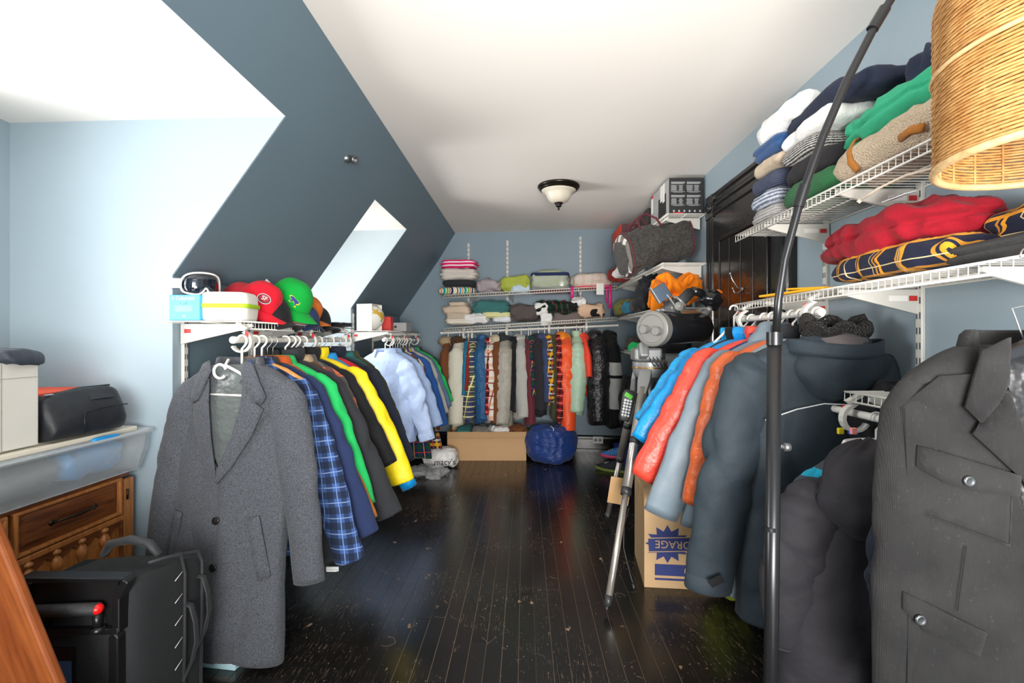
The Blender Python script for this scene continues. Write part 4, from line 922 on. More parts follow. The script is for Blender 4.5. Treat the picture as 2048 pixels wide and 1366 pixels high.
surf_patch(cj, [(.10, -.2), (.085, -.5), (.10, -.84), (.235, -.84), (.235, -.22)], lambda x, z: cfy(x, z)-.006, CORD, 'front_panel', .007)
surf_patch(cj, [(-.108, -.080), (-.150, -.105), (-.176, -.212), (-.153, -.240), (-.128, -.205), (-.110, -.165)], lambda x, z: cfy(x, z)-.026, CORD, 'collar_leaf', .008)
surf_patch(cj, [(-.150, -.243), (-.162, -.262), (-.092, -.340), (-.060, -.395), (-.078, -.281), (-.108, -.171), (-.128, -.207)], lambda x, z: cfy(x, z)-.020, CORD, 'lapel', .007)
b = MB(); rr = []
for i in range(21):
    a = -.2+(PI+.4)*i/20
    rr.append([((.108+q)*math.cos(a), (.055+q*.8)*math.sin(a)-.005, -.088+h) for q, h in ((-.004, -.02), (0, .016), (.006, .024), (.016, .014), (.028, -.04), (.020, -.04), (.004, -.01))])
b.loft(rr, False, True); b.build('collar_back', CORD, cj)
surf_patch(cj, [(-.240, -.310), (-.100, -.345), (-.108, -.467), (-.246, -.421)], lambda x, z: cfy(x, z)-.014, CORD, 'chest_pocket', .007)
surf_patch(cj, [(-.242, -.290), (-.094, -.334), (-.097, -.371), (-.170, -.368), (-.205, -.357), (-.245, -.331)], lambda x, z: cfy(x, z)-.022, CORD, 'pocket_flap', .007)
surf_patch(cj, [(-.267, -.578), (-.144, -.632), (-.154, -.676), (-.229, -.651), (-.267, -.613)], lambda x, z: cfy(x, z)-.018, CORD, 'pocket_flap', .008)
STI = plain('seam_shadow_thread', (16, 16, 17), .9)
b = MB()
for seg in ([(-.238, -.312), (-.240, -.418), (-.110, -.462), (-.104, -.35)], [(-.172, -.475), (-.185, -.60)], [(-.262, -.22), (-.255, -.45), (-.258, -.80)]):
    pp = [Vector((x, cfy(x, z)-.0175, z)) for (x0, z0), (x1, z1) in zip(seg, seg[1:]) for x, z in [(x0+(x1-x0)*k/6, z0+(z1-z0)*k/6) for k in range(7)]]
    b.tube(pp, .0009, 5)
b.build('stitching', STI, cj)
for x, z in ((-.173, -.350), (-.241, -.628), (-.072, -.335)):
    r_ = .0105 if x != -.072 else .004
    b = MB(); b.lathe([(0, .003), (r_*.5, .0025), (r_*.7, .004), (r_, .003), (r_, 0)], 24, (x, cfy(x, z)-.027, z), M=Matrix.Rotation(PI/2, 3, 'X')); b.build('button', BTNS, cj)
hanger('black plastic hanger under the corduroy jacket', (CJ[0]+.03, CJ[1], CJ[2]), -.06, 'black', .16)
b = MB(); b.prism([(-.02, -.045), (.02, -.045), (.07, -.09), (.15, -.125), (.15, -.145), (.06, -.118), (-.06, -.118), (-.15, -.145), (-.15, -.125), (-.07, -.09)], lambda u, v, t: (u, t, v), -.016, .010)
o = b.build('clip_hanger', plain('glossy_black_plastic', (36, 37, 40), .15), None, False, .006); o.location = (CJ[0]+.03, CJ[1]-.052, CJ[2]+.015); tag(o, 'wide glossy black hanger showing above the corduroy collar', 'hanger')
# ------------------------------------------------------------------ dresser in the dormer
WD = wood('dark_oak', (84, 44, 22), (134, 78, 38), 1.2, .32, (14, 1.2, 14), .25); WDL = wood('worn_oak', (150, 92, 46), (184, 122, 66), 1.5, .35, (14, 14, 1.5), .2)
DF = -1.565
ds = thing('dresser', 'carved dark oak dresser under the plastic storage bin in the dormer', 'dresser', (DF, 1.40, 0))
b = MB(); b.box((-.25, -.04, .355), (.48, 1.0, .67)); b.build('body', WD, ds, False, .004)
b = MB(); b.box((-.25, -.04, .68), (.52, 1.02, .022)); b.build('top', WD, ds, False, .006)
b = MB(); b.box((-.25, -.04, .03), (.50, 1.0, .06)); b.build('plinth', WD, ds, False, .004)
b = MB(); b.box((.002, .462, .36), (.02, .05, .60)); b.build('corner_stile', WDL, ds, False, .004)
b = MB(); b.box((.006, .432, .36), (.016, .012, .60)); b.build('edge_bead', WD, ds, False, .004)
def drawer(y0, y1, z0, z1, hnd=True):
    b = MB()
    for yy in (y0, y1): b.box((.004, yy, (z0+z1)/2), (.024, .012, z1-z0))
    for zz in (z0, z1): b.box((.004, (y0+y1)/2, zz), (.024, y1-y0+.012, .012))
    d_ = b.build('drawer', WDL, ds, False, .004)
    b = MB(); m = .03
    b.add([(0, y0, z0), (0, y1, z0), (0, y1, z1), (0, y0, z1), (.010, y0+m, z0+m), (.010, y1-m, z0+m), (.010, y1-m, z1-m), (.010, y0+m, z1-m)], [(0, 1, 5, 4), (1, 2, 6, 5), (2, 3, 7, 6), (3, 0, 4, 7), (4, 5, 6, 7)]); b.build('raised_panel', WD, d_, False)
    if hnd:
        yc, zc = (y0+y1)/2-.0, (z0+z1)/2; b = MB()
        b.tube([(.010, yc-.075, zc-.002), (.028, yc-.06, zc+.004), (.032, yc, zc+.002), (.028, yc+.06, zc+.004), (.010, yc+.075, zc-.002)], [.004, .005, .0065, .005, .004], 8)
        for s_ in (-1, 1): b.lathe([(0, .004), (.009, .003), (.010, 0)], 12, (.011, yc+s_*.078, zc), M=Matrix.Rotation(PI/2, 3, 'Y'))
        b.build('pull_handle', plain('aged_bronze_pull', (60, 48, 40), .4, .8), d_)
drawer(.05, .425, .535, .665); drawer(-.40, .02, .535, .665)
b = MB(); b.box((.004, .2375, .515), (.022, .40, .020)); b.build('rail', WDL, ds, False, .004)
b = MB(); b.box((.0, .2375, .345), (.010, .38, .30)); b.build('door_panel', WDL, ds, False, .004)
b = MB(); b.prism([(y_, .49-.022*abs(math.sin((y_-.05)/.09*PI))) for y_ in np.linspace(.05, .425, 30)]+[(.425, .515), (.05, .515)], lambda u, v, t: (t, u, v), 0, .012); b.build('scalloped_valance', WD, ds, False)
for yy in (.355, .265, .175, .085):
    b = MB(); b.lathe([(.004, 0), (.007, .01), (.012, .014), (.006, .022), (.010, .034), (.017, .05), (.018, .062), (.012, .078), (.006, .086), (.013, .092), (.013, .10), (.004, .106)], 18, (.010, yy, .40)); b.build('turned_vase', WDL, ds)
for zz in (.60, .30):
    b = MB(); b.cyl((.016, .451, zz-.02), (.016, .451, zz+.02), .004, n=10); b.build('hinge', plain('aged_bronze_pull', (60, 48, 40), .4, .8), ds)
# storage bin
t = NT('translucent_plastic'); t.b.inputs['Base Color'].default_value = (*lin((214, 222, 226)), 1); t.b.inputs['Roughness'].default_value = .25; t.b.inputs['Alpha'].default_value = .30
BINM = t.m
bn = thing('storage_bin', 'wide translucent underbed storage bin with cream lid on the dresser', 'storage bin', (-1.50, 1.40, .692))
y0, y1, hz = -.55, .485, .155
def wav(y): return .018*math.sin((y-.05)*8.5)
b = MB(); ys = np.linspace(y0, y1, 40); n_ = len(ys)
outer = []
for yy in ys:
    outer.append([(-.030, yy, 0), (-.006, yy, hz*.45+wav(yy)), (0.004, yy, hz*.62+wav(yy)), (.006, yy, hz-.012), (.018, yy, hz-.010), (.020, yy, hz+.002), (.004, yy, hz+.004)])
b.loft(outer, False, False); b.build('front_wall', BINM, bn, solid=.002)
b = MB(); b.add([(-.03, y1-.01, 0), (-.50, y1-.01, 0), (-.53, y1, hz), (.006, y1, hz)], [(0, 1, 2, 3)]); b.add([(-.03, y0, 0), (-.50, y0, 0), (-.50, y0, hz), (.006, y0, hz)], [(0, 3, 2, 1)]); b.add([(-.50, y0, 0), (-.50, y1, 0), (-.53, y1, hz), (-.53, y0, hz)], [(0, 1, 2, 3)]); b.build('side_walls', BINM, bn, False, solid=.002)
b = MB(); b.box((-.265, (y0+y1)/2, .003), (.48, y1-y0-.03, .004)); b.build('base', BINM, bn, False)
b = MB(); b.prism([(.0, hz-.012), (.022, hz-.012), (.022, hz+.004), (.0, hz+.004)], lambda u, v, t: (u-.535, t, v), y0, y1+.01)
b.prism([(0, hz-.012), (.545, hz-.012), (.545, hz+.004), (0, hz+.004)], lambda u, v, t: (u-.535, t, v), y1-.002, y1+.022); b.build('rim', BINM, bn, False)
b = MB(); b.tube([(.020, yy, hz-.002) for yy in ys], .0035, 6); b.build('rim_bead', BINM, bn)
b = MB(); b.box((.003, -.07, hz*.32), (.006, .004, hz*.66)); b.build('mould_rib', BINM, bn, False)
CR = plain('cream_plastic', (216, 210, 194), .3)
b = MB(); b.box((-.27, (y0+y1)/2-.01, hz+.009), (.505, y1-y0-.03, .018)); b.box((-.28, (y0+y1)/2-.015, hz+.020), (.44, y1-y0-.09, .006)); b.build('lid', CR, bn, False, .006)
folded('bright blue garment bundled at the far end of the translucent bin', F_cyan, (-1.68, 1.72, .70), (.27, .28, .125), 0, 1, .16, 3)
folded('dark grey garment bundled mid way inside the translucent bin', F_char, (-1.70, 1.46, .70), (.30, .24, .12), 0, 1, .14, 5)
folded('red garment at the near end of the translucent bin', cloth('red_jersey', (204, 30, 44), .85), (-1.70, 1.20, .70), (.30, .25, .115), 0, 1, .14, 6)
o = folded('strip of blue fabric caught under the cream bin lid', F_cyan, (-1.492, 1.69, .846), (.02, .11, .014), 0, 1, .1, 7, n=24, k=10)
ZL = .692+.155+.023
cbx = plain('off_white_card', (206, 204, 196), .6, var=.04)
bx = carton('large off-white cardboard box on the cream lid at the left edge', cbx, (-1.715, 1.27, ZL), (.36, .46, .262), 0, bevel=.004)
b = MB(); b.box((.1812, .0, .215), (.002, .46, .001)); b.box((.1812, .12, .13), (.0016, .001, .26)); b.build('edge_crease', plain('card_shadow', (150, 148, 142), .7), bx, False)
folded('navy fabric pouch drooping over the off-white box', cloth('navy_nylon', (34, 42, 56), .6, .7), (-1.60, 1.44, ZL+.255), (.17, .15, .05), .2, 1, .2, 9, name='pouch', cat='pouch', drape=.03)
folded('small dark cap lying on the off-white box', F_blk, (-1.68, 1.27, ZL+.262), (.16, .14, .05), 0, 1, .15, 11, name='fabric_cap', cat='cap')
ORB = plain('shoebox_orange', (226, 76, 36), .55)
sb = carton('orange shoebox behind the black wash bag', ORB, (-1.80, 1.745, ZL), (.20, .30, .115), .1, name='shoebox')
b = MB(); b.box((0, 0, .128), (.206, .306, .030)); b.build('lid', ORB, sb, False, .002)
folded('pink and purple patterned pouch beside the orange shoebox', plaid('pink_purple_print', (196, 96, 160), [('u', .05, 0, .014, (120, 70, 170), .8), ('v', .05, .01, .012, (244, 110, 90), .8)]), (-1.69, 1.60, ZL), (.12, .13, .10), 0, 1, .12, 13, name='pouch', cat='pouch')
folded('dark crumpled bag on top of the pink pouch', F_blk, (-1.69, 1.60, ZL+.09), (.10, .11, .06), 0, 1, .16, 17, name='pouch', cat='pouch')
# wash bag
wb = thing('wash_bag', 'black zipped wash bag on the cream lid', 'wash bag', (-1.555, 1.655, ZL), -.05)
NYL = cloth('black_nylon', (24, 27, 33), .55, .5, .3, 9, .03)
b = MB(); rr = []
for i, yy in enumerate(np.linspace(-.135, .135, 22)):
    q = abs(yy)/.135; en = (1-q**5)**.5 if q < 1 else .02; en = max(en, .55 if 0 < i < 21 else .35)
    row = []
    for j in range(28):
        a = 2*PI*j/28; c_, s_ = math.cos(a), math.sin(a)
        x = .058*math.copysign(abs(c_)**.6, c_); z = .082+.082*math.copysign(abs(s_)**.7, s_)
        x *= (1.1-.72*max(0, (z-.05)/.11)); z = z*(1-.10*max(0, -yy/.135))
        x += .004*noise.noise(Vector((x*20, float(yy)*14, z*14))); row.append((x*(.75+.25*en), float(yy)*(.97+.03*en), z*(.86+.14*en)))
    rr.append(row)
b.loft(rr, True, True); b.build('body', NYL, wb)
b = MB(); b.tube([(.0, yy, .160-.02*max(0, -yy/.135)+.003) for yy in np.linspace(-.11, .115, 12)], .0035, 6); b.build('zip', ZB, wb)
b = MB(); b.box((.006, -.105, .150), (.010, .028, .004), Matrix.Rotation(.4, 3, 'Y')); b.build('zip_pull', MET, wb, False, .001)
surf = MB(); surf.box((.034, .05, .128), (.004, .085, .018), Matrix.Rotation(-.55, 3, 'Y')); surf.build('leather_patch', plain('black_leather', (34, 36, 42), .45, bump=.2), wb, False, .0015)
surf = MB(); surf.tube([(.062, yy, .088+.006*math.sin(yy*20)) for yy in np.linspace(-.04, .125, 10)], .002, 6); surf.tube([(.064, -.04, .01), (.063, -.04, .088)], .0018, 6); surf.build('pocket_seam', ZB, wb)
# leaning board
bd = thing('wooden_board', 'orange-brown wooden board leaning at the lower left corner', 'board', (-1.222, 1.10, .78))
BDM = wood('cherry_wood', (120, 58, 26), (158, 88, 44), 1.0, .34, (10, 1, .9), .1)
ang = math.atan2(.178, .44); b = MB()
b.box((-.20, 0, -.39), (.40, .022, .80)); o = b.build('plank', BDM, bd, False, .006); bd.rotation_euler = (0, -ang, 0)
# ------------------------------------------------------------------ rolling suitcase
sc_ = thing('rolling_suitcase', 'black rolling suitcase with telescopic handle and red button', 'suitcase', (-1.20, 1.44, -.0), .02)
BAL = cloth('black_ballistic_nylon', (40, 42, 44), .75, .3, .6, 5, .03, .12, 500); PLB = plain('black_moulded_plastic', (22, 23, 25), .3); WEB = cloth('black_webbing', (40, 42, 46), .6, .1, .5)
b = MB(); rr = []
for i in range(24):
    v = i/23; z = .05+v*.51; top = max(0, (v-.80)/.20); k_ = 1-.30*top**2.2
    row = []
    x_, y_, a_ = superring(.145, .165, 48, e=.40)
    for j in range(48):
        yy = y_[j]*(1-.30*top**2.4 if y_[j] > 0 else 1-.03*top**2); row.append((float(x_[j])*(1-.07*top**3), float(yy), z-.05*top**2*max(0, float(y_[j])/.165)))
    rr.append(row)
b.loft(rr, True, True); b.build('body', BAL, sc_)
# moulded handle well on the near face
fy = -.166
b = MB()
b.prism([(-.150, .575), (.118, .575), (.100, .545), (.098, .455), (.150, .455)][:0] or [(-.145, .580), (.112, .580), (.125, .590), (-.150, .596)], lambda u, v, t: (u, t, v), fy-.012, fy+.03)
b.prism([(.098, .44), (.118, .44), (.118, .535), (.140, .580), (.125, .590), (.098, .545)], lambda u, v, t: (u, t, v), fy-.014, fy+.02)
b.prism([(-.150, .44), (-.132, .44), (-.132, .55), (-.110, .582), (-.150, .585)], lambda u, v, t: (u, t, v), fy-.014, fy+.02)
b.box((-.016, fy-.004, .445), (.262, .022, .018)); b.build('handle_well', PLB, sc_, False, .003)
b = MB(); b.box((-.016, fy+.004, .51), (.236, .004, .13)); b.build('well_back', plain('well_dark', (12, 12, 13), .5), sc_, False)
b = MB(); b.cyl((-.105, fy-.022, .508), (.070, fy-.022, .514), .0165, n=24); b.build('trolley_grip', plain('ribbed_rubber', (40, 41, 44), .55, bump=.6, bscale=400), sc_)
for xx in (-.09, .065):
    b = MB(); b.cyl((xx, fy-.018, .455), (xx, fy-.020, .50), .010, n=14); b.lathe([(.016, 0), (.017, .008), (.012, .012)], 16, (xx, fy-.018, .450)); b.build('trolley_tube', PLB, sc_)
b = MB(); b.lathe([(0, .012), (.009, .010), (.0135, .004), (.0145, 0)], 20, (.070, fy-.023, .514), M=Matrix.Rotation(PI/2, 3, 'Y')); b.build('release_button', plain('red_button_plastic', (226, 24, 24), .25), sc_)
b = MB(); b.prism([(.090, .04), (.118, .04), (.116, .430), (.108, .440), (.098, .440), (.090, .430)], lambda u, v, t: (u, t, v), fy-.016, fy+.01); b.build('skid_rail', PLB, sc_, False, .004)
b = MB(); b.box((-.045, fy-.001, .33), (.075, .004, .13)); b.build('mesh_panel_frame', PLB, sc_, False, .001)
t = NT('blue_mesh'); vo = t.node('ShaderNodeTexVoronoi'); vo.inputs['Scale'].default_value = 260; vo.inputs['Randomness'].default_value = 0; t.link(t.node('ShaderNodeTexCoord').outputs['Object'], vo.inputs['Vector'])
t.link(t.mix(t.ramp(vo.outputs[0], .3, .4), lin((16, 22, 34)), lin((56, 84, 122))), t.b.inputs['Base Color'])
b = MB(); b.box((-.045, fy-.004, .315), (.058, .003, .085)); b.build('mesh_patch', t.m, sc_, False)
b = MB(); b.tube([(-.075, .0, .575), (-.045, -.01, .615), (.02, -.02, .632), (.075, -.02, .620), (.112, -.03, .588)], [.012, .015, .016, .015, .012], 12, flat=.8, up=(0, 0, 1)); b.build('top_handle', WEB, sc_)
for yy in (.02, .10):
    b = MB(); b.tube([(.120, yy-.1, .588-.02*(yy > .05)), (.140, yy, .57-.03*(yy > .05)), (.150, yy+.005, .50), (.149, yy+.005, .3), (.149, yy, .06)], .0045, 8); b.build('piping', WEB, sc_)
for yy, z1 in ((.03, .40), (.09, .46)):
    b = MB(); b.tube([(.148, yy, z1), (.165, yy, z1-.005), (.176, yy+.004, z1-.06), (.182, yy, z1-.12), (.172, yy-.004, z1-.18), (.148, yy-.006, z1-.24)], .012, 10, flat=.30, up=(1, 0, 0)); b.build('side_strap', WEB, sc_)
for k in range(5):
    b = MB(); b.tube([(.151, -.02, .50-k*.07), (.151, .012, .514-k*.07)], .0012, 5); b.build('loop_stitch', plain('white_stitch', (210, 210, 210), .6), sc_)
for s_ in (-1, 1):
    b = MB(); b.cyl((s_*.12-.012, -.13, .035), (s_*.12+.012, -.13, .035), .035, n=20); smoothcut(b.build('wheel', PLB, sc_))
b = MB(); b.box((0, 0, .045), (.27, .30, .03)); b.build('base_shell', PLB, sc_, False, .008); sc_.scale = (1, 1, .955)
# papers under the coat
lw = carton('pale blue and white flat packet on the floor under the grey overcoat', plain('pale_teal_card', (170, 206, 214), .5), (-1.14, 1.80, 0), (.20, .13, .05), -.15, name='flat_packet', cat='packet')
b = MB(); b.box((.02, -.066, .036), (.14, .002, .026)); b.build('label', LBL, lw, False)
cw = thing('plastic_clip', 'clear plastic clip hanging at the cuff of the blue plaid shirt', 'clip', P(665, 1138, 1.90)); b = MB(); b.box((0, 0, 0), (.05, .006, .018)); b.box((0, -.006, -.004), (.04, .006, .008)); b.build('clip_body', plain('clear_hanger_plastic', (225, 228, 228), .1, alpha=.55), cw, False, .002)
# ------------------------------------------------------------------ left shelf contents
ZS = LT+.003
gb = carton('light blue goggle box under the ski goggles', plain('sky_blue_card', (70, 176, 226), .45), (-1.353, 1.94, ZS), (.125, .10, .102), -.04, name='goggle_box')
WP = plain('printed_white', (240, 242, 244), .5)
text('Columbia', WP, gb, face_to((.005, -.0515, .088), (0, -1, 0)), .020)
b = MB(); b.add([(math.cos(a)*.007*(1 if k % 2 == 0 else .35)-.048, -.0512, .088+math.sin(a)*.007*(1 if k % 2 == 0 else .35)) for k, a in enumerate(np.linspace(0, 2*PI, 8, endpoint=False))], [tuple(range(8))]); b.build('emblem', WP, gb, False)
b = MB(); gx = lambda u, v: (u, -.0512, v)
b.tube([(-.018, -.0515, .072), (-.006, -.0515, .074), (.006, -.0515, .072), (.007, -.0515, .066), (.0, -.0515, .064), (-.005, -.0515, .068), (-.010, -.0515, .064), (-.018, -.0515, .066), (-.018, -.0515, .072)], .0012, 5); b.build('goggle_icon', plain('icon_grey', (150, 170, 180), .5), gb)
b = MB()
for k in range(4): b.box((-.004, -.0512, .056-k*.006), (.075-.01*(k % 2), .0006, .0012))
b.build('small_print', WP, gb, False, kind='stuff'); text('ski', WP, gb, face_to((0, -.0515, .018), (0, -1, 0)), .012)
gg = thing('ski_goggles', 'white framed ski goggles with dark lens on the light blue box', 'goggles', (-1.345, 1.965, ZS+.104), 1.05)
out = [(-.085, .012), (-.06, .004), (-.028, 0), (-.012, .012), (0, .034), (.012, .012), (.028, 0), (.06, .004), (.085, .012), (.092, .040), (.082, .072), (.05, .088), (0, .092), (-.05, .088), (-.082, .072), (-.092, .040)]
def gmap(u, v, t=0): R = .085; return ((R+t)*math.sin(u/R*.95), -(R+t)*math.cos(u/R*.95)+.04, v)
# smooth the outline
def smo(p, k=3):
    for _ in range(k):
        q = []
        for i in range(len(p)):
            a, c_ = p[i], p[(i+1) % len(p)]; q += [(.75*a[0]+.25*c_[0], .75*a[1]+.25*c_[1]), (.25*a[0]+.75*c_[0], .25*a[1]+.75*c_[1])]
        p = q
    return p
so = smo(out, 2); cen = (0, .055); rings = []
for sc2 in (1.0, .8, .55, .3, .05): rings.append([gmap(cen[0]+(u-cen[0])*sc2, cen[1]+(v-cen[1])*sc2, .010-.012*sc2**3) for u, v in so])
b = MB(); b.loft(rings, True, True); b.build('lens', plain('mirror_dark_lens', (24, 32, 44), .06, .3, coat=1), gg)
b = MB(); b.tube([gmap(u, v, .002) for u, v in so]+[gmap(*so[0], .002)], .0040, 8); b.build('frame', plain('white_rubber', (232, 230, 226), .35), gg)
b = MB(); b.tube([gmap(u*.97, v, -.012) for u, v in so]+[gmap(so[0][0]*.97, so[0][1], -.012)], .007, 8); b.build('face_foam', plain('dark_foam', (30, 32, 36), .9), gg)
b = MB(); b.tube([gmap(-.088, .045, .0), (-.092, .02, .045), (-.080, .055, .045), (-.03, .085, .045), (.03, .085, .045), (.080, .055, .045), gmap(.088, .045, 0)], .020, 10, flat=.16, up=(0, 1, 0)); b.build('strap', plain('white_elastic', (236, 235, 232), .7), gg)
cs = thing('hard_case', 'rounded white zipped case with lime green band', 'case', (-1.225, 1.975, ZS), .12)
def rbox(w_, d_, zs_, e=.32, n=48): return [[(float(x*f), float(y*f), z) for x, y in zip(*superring(w_/2, d_/2, n, e=e)[:2])] for f, z in zs_]
b = MB(); b.loft(rbox(.185, .14, [(.86, 0), (.93, .004), (.955, .02), (.985, .05), (1, .06), (.985, .07), (.96, .095), (.92, .108), (.84, .116), (.5, .119), (.1, .120)]), True, True); b.build('shell', plain('matte_white_shell', (234, 230, 222), .5), cs)
b = MB(); b.loft(rbox(.191, .146, [(.99, .052), (1.01, .054), (1.015, .060), (1.01, .067), (.99, .069)]), True, False); b.build('zip_band', plain('lime_green_zip', (166, 206, 28), .5), cs)
b = MB(); b.tube([(-.104, -.03, .058), (-.110, -.032, .04), (-.108, -.03, .02)], .003, 6); b.build('zip_pull', plain('lime_green_zip', (166, 206, 28), .5), cs)
def cap(label, loc, M, rz=0, tilt=.4, roll=0, s=1.0, brim=None, btn=True, curved=.010):
    th = thing('baseball_cap', label, 'cap', loc, rot=Euler((roll, tilt, rz), 'XYZ')); K = 14; N = 36; rr = []
    for i in range(K):
        v = i/(K-1)*PI/2; row = []
        for j in range(N):
            a = 2*PI*j/N; r_ = math.cos(v)**.72
            q = Vector((.098*r_*math.cos(a), .080*r_*math.sin(a), .118*math.sin(v)))
            seam = .0022*abs(math.sin(a*3))**.4; q *= (1+seam*4)*(1+.05*noise.noise(q*14+Vector(loc)*3)); row.append(q*s)
        rr.append(row)
    b = MB(); b.loft(rr, True, True); b.build('crown', M, th)
    b = MB(); rr = []
    for i in range(9):
        f = i/8; row = []
        for j in range(17):
            a = (j/16-.5)*PI*.86; x = (.090+.072*f*math.cos(a*1.0)**.5)*1.0; 
            px_ = .090*math.cos(a)+.074*f*math.cos(a)**.45 if math.cos(a) > 0 else 0
            py_ = (.079+.004*f)*math.sin(a); row.append(Vector((px_, py_, .004-curved*6*(py_/.08)**2*f*.5-.012*f))*s)
        rr.append(row)
    b.loft(rr, False, False); b.build('brim', brim or M, th, solid=.003)
    if btn: b = MB(); b.lathe([(0, .005), (.006, .003), (.008, 0)], 12, Vector((0, 0, .118))*s); b.build('button', M, th)
    return th
def capface(th, name, M, poly, az, el, off=.004, s=1.0, k=1.0):
    """embroidered patch on the crown, centred at azimuth az, elevation el"""
    n_ = len(poly); b = MB()
    def cm(u, v, o_):
        a = az+u/.09; e_ = el+v/.105; r_ = math.cos(e_)**.72
        return Vector(((.098+o_)*r_*math.cos(a), (.080+o_)*r_*math.sin(a), (.118+o_)*math.sin(e_)))*s
    cu = sum(p[0] for p in poly)/n_; cv = sum(p[1] for p in poly)/n_
    vs = [cm(u, v, off+.0008) for u, v in poly]; b.add(vs, [tuple(range(n_))]); return b.build(name, M, th, False, solid=.0015)
CR_R = cloth('cap_red', (206, 24, 44), .85, .3); CR_G = cloth('cap_green', (10, 158, 58), .85, .3); CR_O = cloth('cap_orange', (206, 112, 44), .85, .3)
cap('dark cap lying flat behind the white case', (-1.31, 2.15, ZS+.01), F_char, .3, .05)
cap('plain dull red cap behind the red cap with oval badge', (-1.33, 2.23, ZS+.075), cloth('cap_dull_red', (178, 40, 52), .9, .3), 1.2, .25)
c1 = cap('red cap with an oval letter badge', (-1.235, 2.20, ZS+.080), CR_R, -.12, .52)
oval = lambda rx_, ry_: [(rx_*math.cos(a), ry_*math.sin(a)) for a in np.linspace(0, 2*PI, 24, endpoint=False)]
capface(c1, 'badge_white', WP, oval(.030, .021), -.98, .52, .003); capface(c1, 'badge_black', INK, oval(.0275, .0185), -.98, .52, .0045); capface(c1, 'badge_red', plain('badge_red_thread', (150, 20, 36), .7), oval(.024, .0155), -.98, .52, .006)
def captext(th, body, M, az, el, size, off=.009, s=1.0):
    r_ = math.cos(el)**.72; p = Vector(((.098+off)*r_*math.cos(az), (.080+off)*r_*math.sin(az), (.118+off)*math.sin(el)))*s
    nrm = Vector((p.x/.0096, p.y/.0064, p.z/.0139)).normalized(); text(body, M, th, face_to(p, nrm), size, .0006)
captext(c1, 'SF', WP, -.98, .52, .026)
cap('black cap under the red badge cap', (-1.20, 2.24, ZS+.005), F_blk, -.3, .08)
c2 = cap('bright green cap with a small blue leaping cat logo', (-1.205, 2.42, ZS+.105), CR_G, -.15, .56, 0, 1.12)
cat_ = [(-.022, .006), (-.014, .010), (-.004, .008), (.004, .004), (.012, .003), (.020, -.003), (.024, .002), (.021, -.009), (.012, -.012), (.014, -.020), (.009, -.020), (.005, -.010), (-.004, -.006), (-.010, -.012), (-.016, -.010), (-.010, -.002), (-.018, .002)]
capface(c2, 'leaping_cat_outline', plain('lime_thread', (190, 214, 40), .7), [(u*1.22, v*1.3) for u, v in cat_], -.95, .42, .004, 1.12); capface(c2, 'leaping_cat', plain('blue_thread', (24, 50, 130), .7), cat_, -.95, .42, .0055, 1.12)
tg = thing('paper_tag', 'white paper price tag sticking up behind the green cap', 'tag', P(607, 590, 2.52), 0, rot=(0, .6, -.3)); b = MB(); b.box((0, 0, 0), (.035, .002, .07)); b.build('card', LBL, tg, False)
tg = thing('paper_tag', 'pale tag between the red and green caps', 'tag', P(536, 568, 2.45), 0, rot=(0, .7, -.3)); b = MB(); b.box((0, 0, 0), (.05, .002, .03)); b.build('card', LBL, tg, False)
c3 = cap('orange cap with a mountain patch', (-1.235, 2.66, ZS+.055), CR_O, -.15, .30)
capface(c3, 'patch_ground', plain('patch_cream', (222, 206, 168), .8), [(-.022, -.018), (.022, -.018), (.022, .018), (-.022, .018)], -1.0, .45, .003); capface(c3, 'patch_mountain', plain('patch_green', (56, 92, 60), .8), [(-.018, -.014), (.018, -.014), (.006, .008), (.0, .0), (-.006, .010)], -1.0, .45, .005)
cap('black cap under the orange cap', (-1.20, 2.70, ZS+.0), F_blk, -.25, .06)
cap('navy cap with curved brim in front of the orange cap', (-1.165, 2.50, ZS+.0), F_navy, -.6, .10, 0, .9)
folded('pink crumpled cloth under the green cap', cloth('dusty_pink', (220, 150, 160), .9), (-1.15, 2.42, ZS), (.10, .16, .035), 0, 1, .2, 21)
folded('tangle of thin black straps at the end of the cap shelf', F_blk, (-1.20, 2.96, ZS), (.22, .22, .035), 0, 2, .4, 23, name='strap_tangle', cat='straps')
folded('heap of dark fabric at the back of the cap shelf', F_char, (-1.35, 2.45, ZS), (.14, .50, .06), 0, 1, .25, 24)
# football in its white box
fb = thing('football', 'white football with gold and rainbow panels inside the white box', 'ball', (-1.292, 3.985, ZS+.112)); t = NT('ball_panels')
vo = t.node('ShaderNodeTexVoronoi'); vo.inputs['Scale'].default_value = 11; t.link(t.node('ShaderNodeTexCoord').outputs['Object'], vo.inputs['Vector'])
t.link(t.mix(t.ramp(t.noise(13, 2), .58, .60), lin((232, 230, 222)), lin((206, 168, 60))), t.b.inputs['Base Color']); t.b.inputs['Roughness'].default_value = .35; t.link(t.bump(t.ramp(vo.outputs[0], .0, .5), .2, .004), t.b.inputs['Normal'])
b = MB(); b.lathe([(.108*math.cos(v), .108*math.sin(v)) for v in np.linspace(-PI/2+.001, PI/2-.001, 24)], 36); b.build('ball', t.m, fb)
b = MB()
for k_, c_ in enumerate(range(3)): b.tube([(.1085*math.cos(a)*math.cos(.1*k_+2.5), .1085*math.cos(a)*math.sin(.1*k_+2.5)-.0, .1085*math.sin(a)) for a in np.linspace(-.9, .9, 14)], .004, 6)
b.build('colour_stripes', plain('rainbow_orange', (238, 140, 40), .5), fb)
wbx = thing('display_box', 'white ball box with a black tick logo on the left shelf', 'box', (-1.298, 3.965, ZS), -.25)
b = MB(); W_, D_, H_ = .140, .15, .218
